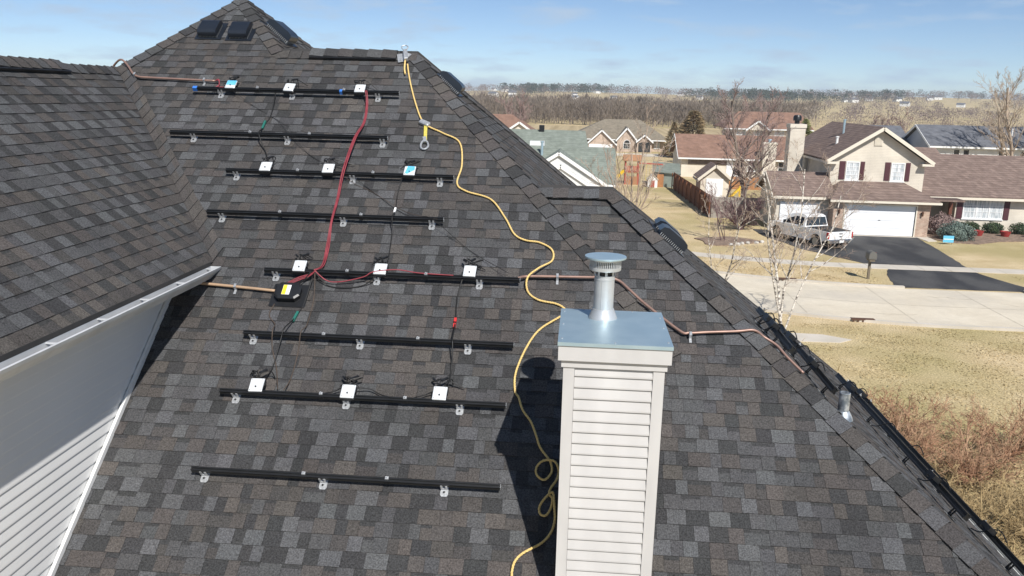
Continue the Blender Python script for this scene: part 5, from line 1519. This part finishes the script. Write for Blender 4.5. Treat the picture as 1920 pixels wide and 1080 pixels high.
# ------------------------------------------------------------------ small things by the street
mb_ = empty('mailbox', (15.87, 46.55, 0), 'brown-grey mailbox on a post at the kerb', 'mailbox')
bb = MB(); bb.box((15.80, 46.5, 0), (15.92, 46.62, 1.15)); part(bb, 'post', 'mail_post', mb_)
bb = MB()
pr = [(-0.2, 0.0), (0.2, 0.0), (0.2, 0.22)] + [(0.2 * math.cos(a), 0.22 + 0.2 * math.sin(a)) for a in [math.pi * k / 8 for k in range(1, 8)]] + [(-0.2, 0.22)]
bb.prism([(15.86 + x, 46.15, 1.15 + z_) for x, z_ in pr], (0, 0.62, 0)); part(bb, 'box', 'mail_grey', mb_)
bb = MB(); bb.box((15.72, 46.2, 1.02), (16.0, 46.72, 1.15)); part(bb, 'cradle', 'mail_post', mb_)
bb = MB(); bb.box((16.065, 46.4, 1.3), (16.08, 46.43, 1.5)); part(bb, 'flag', 'tail_red', mb_)
ys = empty('yard_sign', (25.3, 59.5, 0), 'small blue and white yard sign in front of the flower bed', 'sign')
bb = MB(); bb.box((24.95, 59.5, 0.14), (25.65, 59.53, 0.60)); sg = part(bb, 'sign_board', 'sign_blue', ys)
bb = MB(); bb.box((24.97, 59.488, 0.34), (25.63, 59.499, 0.39)); part(bb, 'stripe', 'paper', sg)
for x in (25.05, 25.55):
    bb = MB(); bb.bar((x, 59.52, 0), (x, 59.52, 0.15), 0.015, 0.015, (1, 0, 0)); part(bb, 'stake', 'black_metal', ys)
b = MB(); b.prism([(25.1, 61.4, 0), (25.7, 60.2, 0), (27.5, 59.9, 0), (29.6, 61.4, 0), (34, 62.6, 0), (40, 63.2, 0), (40, 66.4, 0), (28.6, 66.4, 0), (26.6, 64.3, 0), (25.1, 64.2, 0)], (0, 0, 0.05)); struct(b.build('flower_bed', 'mulch'))
b = MB(); b.prism([(24.1, 62.25, 0), (24.3, 60.4, 0), (25.0, 60.6, 0), (25.2, 64.4, 0), (24.96, 64.4, 0), (24.96, 62.28, 0)], (0, 0, 0.04)); struct(b.build('front_path', 'walk_concrete'))
b = MB(); b.prism([(9.9 + (2.0 + 0.5 * math.sin(3 * a + 1)) * math.cos(a), 57.4 + (1.7 + 0.5 * math.sin(2 * a)) * math.sin(a), 0) for a in [2 * math.pi * k / 24 for k in range(24)]], (0, 0, 0.06)); struct(b.build('tree_bed', 'mulch'))
for k in range(6):
    a = -1.5 + k * 0.3
    p = V((9.9 + (2.05 + 0.5 * math.sin(3 * a + 1)) * math.cos(a), 57.4 + (1.75 + 0.5 * math.sin(2 * a)) * math.sin(a), 0.0))
    rr = random.Random(k)
    bb = MB(); bb.lathe([(0.14, 0.0), (0.17, 0.07), (0.12, 0.15), (0.03, 0.17)], tuple(p), 7); bb.v = [q + V((rr.uniform(-.03, .03), rr.uniform(-.03, .03), rr.uniform(-.015, .015))) for q in bb.v]
    o = bb.build('edging_stone', 'stone'); tag(o, 'pale rounded stone edging the mulch bed left of the truck', 'stone', 'edging stones of the tree bed')


# ------------------------------------------------------------------ plants
def leaf_cloud(bb, ctr, rx, ry, rz, n, size, rr, shell=0.55, lump=0.25):
    for _ in range(n):
        while True:
            d = V((rr.gauss(0, 1), rr.gauss(0, 1), rr.gauss(0, 1)))
            if d.length > 0.1: break
        d.normalize()
        k = shell + (1 - shell) * rr.random() ** 0.6
        k *= 1 + lump * math.sin(5 * d.x + 3 * d.z) * math.sin(4 * d.y + 2)
        p = V(ctr) + V((d.x * rx, d.y * ry, d.z * rz)) * k
        if p.z < 0.02: continue
        a = (d + V((rr.gauss(0, .5), rr.gauss(0, .5), rr.gauss(0, .5)))).normalized()
        t = a.orthogonal().normalized() * size * rr.uniform(0.6, 1.3)
        t.rotate(Matrix.Rotation(rr.uniform(0, 6.28), 3, a))
        s_ = a.cross(t).normalized() * size * 0.4
        bb.poly([p - t * 0.5, p + s_, p + t * 0.8, p - s_])


def bush(name, label, ctr, rx, ry, rz, m, n, size, seed, group=None, cat='bush', stem='bark_brown'):
    rr = random.Random(seed)
    root = empty(name, (ctr[0], ctr[1], 0), label, cat, group)
    bb = MB(); leaf_cloud(bb, ctr, rx, ry, rz, n, size, rr); part(bb, 'crown', m, root)
    bb = MB()
    for k in range(6):
        a = k * 1.05
        bb.tube([(ctr[0] + 0.03 * math.cos(a), ctr[1] + 0.03 * math.sin(a), 0), (ctr[0] + 0.4 * rx * math.cos(a), ctr[1] + 0.4 * ry * math.sin(a), ctr[2] * 1.1)], [0.03, 0.012], 5)
    part(bb, 'trunk', stem, root)
    return root


def grow(bk, p, d, L, r, lev, maxlev, rr, P):
    segs = 4 if lev < 2 else 3
    pts, rad = [p.copy()], [r]
    q = p.copy(); dd = d.copy()
    for i in range(segs):
        dd = (dd + V((rr.gauss(0, 1), rr.gauss(0, 1), rr.gauss(0, 0.6))) * P['wob'] + V((0, 0, P['up'] * (1 if lev else 0.3)))).normalized()
        q = q + dd * L / segs
        pts.append(q.copy()); rad.append(max(P['rmin'], r * (1 - (0.72 if lev else 0.62) * (i + 1) / segs)))
    bk[0 if lev <= P['trunklev'] else 1].tube(pts, rad, 7 if lev == 0 else 5 if lev == 1 else 3, cap=False)
    if lev >= maxlev: return
    nch = P['n'][lev]
    for k in range(nch):
        t = P['t0'][min(lev, len(P['t0']) - 1)] + (1 - P['t0'][min(lev, len(P['t0']) - 1)]) * (k + rr.random()) / nch
        i = min(segs - 1, int(t * segs)); f = t * segs - i
        bp = pts[i].lerp(pts[i + 1], f)
        ax = (pts[i + 1] - pts[i]).normalized()
        o = ax.orthogonal().normalized(); o.rotate(Matrix.Rotation(rr.uniform(0, 6.283), 3, ax))
        an = R(rr.uniform(*P['ang']))
        nd = (ax * math.cos(an) + o * math.sin(an)).normalized()
        ln = L * P['ratio'] * rr.uniform(0.65, 1.15) * (1.0 - 0.45 * t if lev == 0 else 1)
        grow(bk, bp, nd, ln, max(P['rmin'], rad[i] * P.get('rr', 0.55)), lev + 1, maxlev, rr, P)


def bare_tree(name, label, base, height, seed, bark, twig, r0=0.12, stems=1, lean=0.1, maxlev=4, cat='tree', group=None, dirs=None, **kw):
    P = dict(wob=0.13, up=0.07, rmin=0.006, n=[9, 6, 5, 4], t0=[0.25, 0.2], ang=(25, 55), ratio=0.5, trunklev=1)
    P.update(kw)
    rr = random.Random(seed)
    root = empty(name, base, label, cat, group)
    bk = [MB(), MB()]
    for s_ in range(stems):
        if dirs: d = V(dirs[s_]).normalized()
        else:
            a = 2 * math.pi * (s_ + rr.random() * 0.6) / stems
            d = V((math.cos(a) * lean, math.sin(a) * lean, 1)).normalized()
        b0 = V(base) + V((rr.uniform(-.12, .12), rr.uniform(-.12, .12), -0.05)) * (1 if stems > 1 else 0.2)
        grow(bk, b0, d, height * (1 if s_ == 0 else rr.uniform(0.75, 1.0)) * 0.82, r0 * (1 if s_ == 0 else rr.uniform(0.6, 0.9)), 0, maxlev, rr, P)
    part(bk[0], 'trunk', bark, root, smooth='all')
    part(bk[1], 'crown', twig, root)
    return root


bare_tree('birch_tree', 'white-barked birch with several stems growing beyond the right eave', (8.6, 34.6, 0), 8.6, 3, 'bark_birch', 'twig_birch', 0.06, 4, 0.28, 4, n=[8, 5, 5, 3], ratio=0.42, rmin=0.0045, ang=(28, 58), dirs=[(0.02, 0, 1), (-0.05, 0.1, 1), (0.42, -0.05, 1), (0.2, 0.25, 1)])
bare_tree('birch_tree', 'slimmer twin-stemmed birch left of the big birch', (5.9, 36.2, 0), 6.8, 5, 'bark_birch', 'twig_birch', 0.045, 2, 0.12, 4, n=[7, 5, 4, 3], ratio=0.36, rmin=0.0045, ang=(25, 50))
bare_tree('young_tree', 'pale thin multi-stemmed bare tree in front of the green roof', (3.6, 56.5, 0), 9.5, 11, 'twig_birch', 'twig_birch', 0.075, 6, 0.26, 3, n=[9, 6, 4], ratio=0.36, up=0.09, rmin=0.008, ang=(18, 42))
bare_tree('maple_tree', 'tall mauve-brown bare tree beside the garden shed', (13.3, 70.2, 0), 11.6, 21, 'bark_brown', 'twig_mauve', 0.17, 2, 0.05, 4, n=[14, 7, 6, 4], ratio=0.42, up=0.10, rmin=0.008, ang=(25, 50), t0=[0.22, 0.15])
bare_tree('small_maple', 'smaller leaning bare tree directly in front of the white shed door', (12.1, 71.0, 0), 6.6, 22, 'bark_brown', 'twig_mauve', 0.10, 1, 0.05, 4, n=[9, 6, 5, 3], ratio=0.5, up=0.07, rmin=0.008, ang=(28, 55))
bare_tree('tall_tree', 'tall tan bare tree at the right edge behind the cream house', (48.5, 92, 0), 19.5, 31, 'bark_brown', 'twig_tan', 0.30, 2, 0.16, 4, n=[11, 6, 5, 4], ratio=0.45, up=0.06, rmin=0.013, ang=(25, 52))
bare_tree('tan_tree', 'pale tan bare tree left of the tall tree at the right edge', (43.8, 90, 0), 14.0, 33, 'twig_tan', 'twig_tan', 0.2, 3, 0.15, 4, n=[8, 6, 5, 3], ratio=0.42, up=0.08, rmin=0.012, ang=(20, 45))
bare_tree('red_tree', 'reddish rounded bare tree beyond the green roof', (-13.2, 172, 0), 10.5, 41, 'twig_mauve', 'twig_mauve', 0.16, 4, 0.35, 4, n=[8, 6, 5, 4], ratio=0.42, up=0.07, rmin=0.022, ang=(22, 46))
bare_tree('ornamental_tree', 'dark purple dense bare ornamental tree by the cream house corner', (11.9, 63.0, 0), 3.3, 51, 'twig_purple', 'twig_purple', 0.09, 7, 0.55, 4, n=[8, 6, 5, 4], ratio=0.5, up=0.05, rmin=0.007, ang=(25, 60), t0=[0.1, 0.1])
bare_tree('ornamental_tree', 'small dark red multi-stemmed bare tree in the stone-edged bed', (9.8, 57.4, 0), 4.6, 52, 'twig_purple', 'twig_mauve', 0.04, 3, 0.22, 4, n=[7, 5, 4, 3], ratio=0.42, up=0.08, rmin=0.006, ang=(22, 50))
bare_tree('street_tree', 'small bare vase-shaped tree by the back street', (14.6, 128, 0), 3.9, 61, 'bark_brown', 'twig_tan', 0.1, 5, 0.5, 4, n=[8, 6, 4, 3], ratio=0.45, up=0.05, rmin=0.014, ang=(22, 50))
bare_tree('field_tree', 'bare mauve tree in the field right of the two-storey roofline', (62, 172, 0), 8.0, 63, 'bark_brown', 'twig_mauve', 0.15, 2, 0.3, 4, n=[9, 6, 5, 4], ratio=0.45, rmin=0.022, ang=(25, 55))
bare_tree('field_tree', 'reddish bare tree in the field left of the grey roof', (53, 160, 0), 7.5, 64, 'bark_brown', 'twig_mauve', 0.15, 3, 0.3, 4, n=[9, 6, 5, 4], ratio=0.45, rmin=0.022, ang=(25, 55))
bare_tree('field_tree', 'bare tree standing before the field hedge at far right', (84, 185, 0), 7.5, 65, 'bark_brown', 'wood_far', 0.15, 3, 0.3, 4, n=[9, 6, 5, 4], ratio=0.45, rmin=0.022, ang=(25, 55))


def shrub(label, base, height, spread, seed, stems, twig, maxlev=3):
    return bare_tree('bare_shrub', label, base, height, seed, twig, twig, 0.028, stems, spread, maxlev, cat='shrub', group='bare shrubs beside the house', n=[6, 6, 4], ratio=0.5, up=0.035, rmin=0.005, ang=(22, 60), t0=[0.1, 0.1], trunklev=0, wob=0.2)


SHR = [((7.9, 20.4, 0), 2.7, 0.95, 16, 'twig_orange', 'orange bare shrub against the eave below the vent pipe'),
       ((9.4, 23.6, 0), 2.0, 0.9, 13, 'twig_orange', 'farthest pale orange shrub on the dry lawn by the house'),
       ((10.2, 20.9, 0), 2.4, 1.0, 16, 'twig_orange', 'broad orange shrub in the middle of the shrub bed'),
       ((12.0, 22.6, 0), 2.3, 1.0, 14, 'twig_orange', 'orange shrub at the right picture edge beside the lawn'),
       ((8.4, 17.2, 0), 2.2, 1.0, 14, 'twig_straw', 'straw-coloured shrub hugging the gutter lower right'),
       ((10.4, 17.8, 0), 2.0, 1.1, 15, 'twig_straw', 'straw-coloured tangled shrub at the lower right edge'),
       ((7.7, 14.4, 0), 2.0, 1.0, 13, 'twig_straw', 'nearest straw-coloured shrub under the lower right eave')]
for k, (p, h_, sp, st, tw, lab) in enumerate(SHR):
    shrub(lab, p, h_, sp, 70 + k, st, tw)

rr = random.Random(15)
bb = MB()
for (n_, x0, x1, y0, y1, hmax, wd_) in ((46000, 5.5, 21, 19.5, 36.3, 0.04, 0.03), (16000, 5.0, 31, 44.8, 49.3, 0.04, 0.035)):
    for k in range(n_):
        x, y = rr.uniform(x0, x1), rr.uniform(y0, y1)
        yc = curve_dy(x)
        if y0 > 40:
            y += yc
            if 16.5 < x < 24.4: continue
        elif 33.0 < y < 34.8 and x < 11.4: continue
        if 0.5 + 0.35 * math.sin(x * 1.7 + 2 * math.sin(y * 0.9)) + 0.35 * math.sin(y * 2.1 + 1.5 * math.sin(x * 1.3)) < rr.random() * 0.9: continue
        p = V((x, y, 0.0)); a = rr.uniform(0, 6.283); h_ = rr.uniform(0.3, 1.0) * hmax
        t_ = V((math.cos(a), math.sin(a), 0)) * wd_ * rr.uniform(0.6, 1.5)
        bb.poly([p - t_, p + t_, p + V((rr.gauss(0, 0.05), rr.gauss(0, 0.05), h_))])
o = bb.build('grass', 'lawn_blade', None, kind='stuff'); tag(o, 'dry straw-coloured lawn grass beside the street', 'grass')

# leaf litter and dry stems under the shrubs
rr = random.Random(5)
bb = MB()
for k in range(9000):
    t = rr.random()
    x = rr.gauss(9.6, 1.9); y = rr.gauss(19.2, 3.4)
    if x < 5.2: continue
    p = V((x, y, rr.uniform(0.0, 0.18)))
    a = V((rr.gauss(0, 1), rr.gauss(0, 1), rr.gauss(0.15, 0.35))).normalized()
    s_ = a.cross(V((0, 0, 1))).normalized() * rr.uniform(0.006, 0.022)
    L = rr.uniform(0.08, 0.35)
    bb.poly([p - s_, p + a * L - s_ * 0.4, p + a * L + s_ * 0.4, p + s_])
o = bb.build('leaf_litter', 'twig_straw', None, kind='stuff'); tag(o, 'dry straw-coloured stems and litter under the shrubs', 'litter')


def conifer(name, label, base, h, r, m, n, seed, cat='tree', shape=0.8):
    rr = random.Random(seed)
    root = empty(name, base, label, cat)
    bb = MB(); bb.tube([base, (base[0], base[1], h * 0.95)], [h * 0.025, 0.03], 6); part(bb, 'trunk', 'bark_brown', root)
    bb = MB()
    for k in range(n):
        t = rr.random() ** 1.4
        rad_ = r * (1 - t) ** shape * (0.35 + 0.65 * rr.random() ** 0.5)
        a = rr.uniform(0, 6.283)
        rad_ *= 1 + 0.25 * math.sin(a * 3 + t * 9)
        p = V((base[0] + rad_ * math.cos(a), base[1] + rad_ * math.sin(a), 0.25 + t * (h - 0.3)))
        d = V((math.cos(a), math.sin(a), rr.uniform(-0.35, 0.5))).normalized()
        L = h * 0.05 * rr.uniform(0.6, 1.5)
        s_ = d.cross(V((rr.gauss(0, 1), rr.gauss(0, 1), 1))).normalized() * L * 0.22
        bb.poly([p - d * L * 0.4 - s_, p + d * L, p - d * L * 0.4 + s_])
    part(bb, 'crown', m, root)
    return root


conifer('evergreen_tree', 'large brown-green evergreen tree beside the pale brick house', (17.5, 138, 0), 7.4, 2.7, 'needle_brown', 6500, 81, shape=0.45)
conifer('evergreen_tree', 'smaller evergreen tree left of the large brown-green evergreen', (14.6, 139, 0), 5.6, 1.8, 'needle_brown', 2600, 82)
conifer('evergreen_tree', 'olive-green evergreen behind the cream house chimney', (31.0, 123, 0), 6.9, 2.4, 'leaf_olive', 2600, 83)
conifer('evergreen_tree', 'small round dark evergreen behind the grey roof', (55.5, 140, 0), 5.9, 1.6, 'needle_green', 1500, 84)
conifer('evergreen_tree', 'slim evergreen beside the rust-roofed two-storey house', (22.4, 136, 0), 4.5, 1.2, 'needle_green', 1300, 85)
bush('spruce_bush', 'wide blue-grey spruce bush in front of the porch', (26.75, 61.6, 0.55), 1.25, 1.0, 0.72, 'needle_blue', 5200, 0.10, 1)
bush('brown_bush', 'brown leafless bush beside the porch post', (26.6, 63.7, 0.75), 1.15, 0.85, 0.85, 'twig_mauve', 4200, 0.09, 2)
GB = ['nearest the porch', 'second from the porch', 'third from the porch', 'fourth from the porch']
for k, x in enumerate((29.2, 30.9, 32.9, 35.0)):
    bush('yew_bush', 'clipped dark green bush under the triple window, ' + GB[k], (x, 65.4, 0.42), 0.8, 0.6, 0.46, 'needle_green', 1900, 0.09, 10 + k, 'clipped bushes under the window')
for k, x in enumerate((29.2, 31.1, 32.9)):
    o = MB(); o.lathe([(0.25, 0.05), (0.33, 0.3), (0.36, 0.42), (0.32, 0.42), (0.3, 0.36), (0.02, 0.34)], (x, 63.9, 0), 14)
    o = o.build('flower_pot', 'pot_red', None, smooth=True); tag(o, 'red flower pot on the mulch, ' + GB[k], 'pot', 'red pots along the bed')

# ------------------------------------------------------------------ far woods and hillside
def wood(name, label, m, spots, slivers, seed, wscale=1.0, fuzz=0.0):
    rr = random.Random(seed)
    bb = MB()
    for (x, y, h, r) in spots:
        z0 = hill(x, y)
        bb.tube([(x, y, z0), (x + rr.uniform(-.3, .3), y, z0 + h * 0.6)], [0.022 * h, 0.008 * h], 3, cap=False)
        for k in range(slivers):
            a = rr.uniform(0, 6.283); t = rr.random() ** 0.8
            el = 0.18 + 0.80 * t
            ww = r * math.sin(math.pi * min(1, el * 0.93)) ** 0.55 * rr.random() ** 0.45
            p = V((x + ww * math.cos(a), y + ww * math.sin(a), z0 + h * el))
            d = V((math.cos(a) * ww / r, math.sin(a) * ww / r, 0.9 + rr.uniform(-.3, .5))).normalized()
            if fuzz: d = (d + V((rr.gauss(0, fuzz), rr.gauss(0, fuzz), rr.gauss(0, fuzz)))).normalized()
            L = h * rr.uniform(0.10, 0.22) * (0.6 if fuzz else 1)
            s_ = d.cross(V((rr.gauss(0, 1), rr.gauss(0, 1), rr.gauss(0, .4)))).normalized() * L * 0.085 * wscale
            bb.poly([p - d * L * 0.5 - s_, p + d * L * 0.6, p - d * L * 0.5 + s_])
    o = bb.build(name, m, None, kind='stuff'); tag(o, label, 'wood')
    return o


rr = random.Random(9)
sp = []
for k in range(470):
    y = rr.uniform(276, 345)
    sp.append((rr.uniform(-0.16, 0.24) * y, y, rr.uniform(6.0, 8.2), rr.uniform(2.4, 3.8)))
wood('tree_belt', 'long grey-brown belt of bare trees behind the stubble field', 'wood_far', sp, 95, 1)
sp = []
for k in range(330):
    y = rr.uniform(345, 480)
    sp.append((rr.uniform(-0.2, 0.27) * y, y, rr.uniform(7, 9.8), rr.uniform(3, 4.6)))
wood('rear_tree_belt', 'second belt of bare trees behind the first', 'wood_far', sp, 75, 2, 1.5)
sp = []
for (yl, f0, f1, n_) in ((238, 0.29, 0.63, 85), (318, 0.26, 0.66, 110)):
    for k in range(n_):
        f_ = f0 + (f1 - f0) * rr.random() ** rr.choice((1.0, 1.5, 0.6)); y = yl + rr.gauss(0, 4)
        sp.append((f_ * y, y, rr.uniform(2.0, 5.0), rr.uniform(1.8, 3.4)))
wood('hedgerow', 'mauve bare hedgerow trees along the right-hand fields', 'wood_mauve', sp, 130, 3, 1.3, 0.35)
sp = []
# hedge lines and copses on the slope, closed woods towards the skyline
for (yl, f0, f1, n_) in ((430, 0.28, 0.62, 70), (540, 0.30, 0.46, 45), (585, 0.42, 0.70, 60), (690, 0.27, 0.40, 50), (760, 0.44, 0.66, 60), (560, -0.2, 0.27, 120), (700, -0.2, 0.25, 130)):
    for k in range(n_):
        f_ = f0 + (f1 - f0) * rr.random() ** rr.choice((1.0, 1.6, 0.7)); y = yl + rr.gauss(0, 9)
        sp.append((f_ * y, y, rr.uniform(3.5, 7.5), rr.uniform(3.0, 5.5)))
for k in range(900):
    y = rr.uniform(820, 1450); f_ = rr.uniform(-0.25, 0.72)
    if math.sin(f_ * 31 + y * 0.012) < -0.6: continue
    sp.append((f_ * y, y, rr.uniform(6, 11), rr.uniform(5, 9.5)))
wood('hillside_wood', 'mauve-grey bare woods on the far hillside', 'wood_mauve', sp, 85, 4, 3.4, 0.5)
sp = []
for k in range(430):
    c = rr.choice(((-0.06, 1000, 0.03), (0.0, 1100, 0.03), (0.16, 900, 0.035), (0.20, 900, 0.04), (0.235, 900, 0.04), (0.44, 1300, 0.07), (0.55, 1400, 0.06), (0.32, 1000, 0.04)))
    y = c[1] + rr.gauss(0, 50); x = (c[0] + rr.gauss(0, c[2] * 0.6)) * y
    sp.append((x, y, rr.uniform(7, 12), rr.uniform(3.5, 6)))
wood('far_evergreens', 'dark evergreen stands along the far skyline', 'evergreen_far', sp, 80, 6, 5.0, 0.5)

protoH = None
for k in range(34):
    fx_ = rr.choice((rr.uniform(-0.11, 0.0), rr.uniform(0.28, 0.36), rr.uniform(0.36, 0.60), rr.uniform(0.0, 0.16)))
    y = rr.uniform(760, 1300); x = fx_ * y
    if protoH is None:
        root = empty('far_house', (0, 0, 0), 'tiny pale house among trees on the far hillside', 'house', 'houses on the far hillside')
        bb = MB(); bb.box((-6, -4, -1), (6, 4, 4.2)); bb.prism([(-6, -4, 4.2), (-6, 4, 4.2), (-6, 0, 6.6)], (12, 0, 0)); part(bb, 'wall', 'trim_white', root)
        bb = MB(); slab2(bb, [(-6.5, -4.6, 4.1), (6.5, -4.6, 4.1), (6.5, 0, 6.9), (-6.5, 0, 6.9)], 0.2); slab2(bb, [(-6.5, 4.6, 4.1), (6.5, 4.6, 4.1), (6.5, 0, 6.9), (-6.5, 0, 6.9)], 0.2); part(bb, 'roof', 'roof_grey', root)
        protoH = root
    else:
        root = copy_tree(protoH)
    root.location = (x, y, hill(x, y) + 0.2)
    root.rotation_euler = (0, 0, rr.uniform(-0.8, 0.8))
    s_ = rr.uniform(0.4, 0.75); root.scale = (s_, s_, s_)

# ------------------------------------------------------------------ thin spring haze over the land
bb = MB(); bb.box((-6000, -70, -2), (6000, 5200, 48))
hz = bpy.data.materials.new('haze_air'); hz.use_nodes = True
nh = hz.node_tree.nodes
nh.remove(nh['Principled BSDF'])
pv = nh.new('ShaderNodeVolumePrincipled')
pv.inputs['Color'].default_value = (0.80, 0.88, 0.97, 1)
pv.inputs['Density'].default_value = 0.00026
hz.node_tree.links.new(pv.outputs[0], nh['Material Output'].inputs['Volume'])
MATS['haze_air'] = hz
o = bb.build('haze', 'haze_air', None, kind='stuff'); tag(o, 'thin pale blue haze over the far hillside', 'haze')
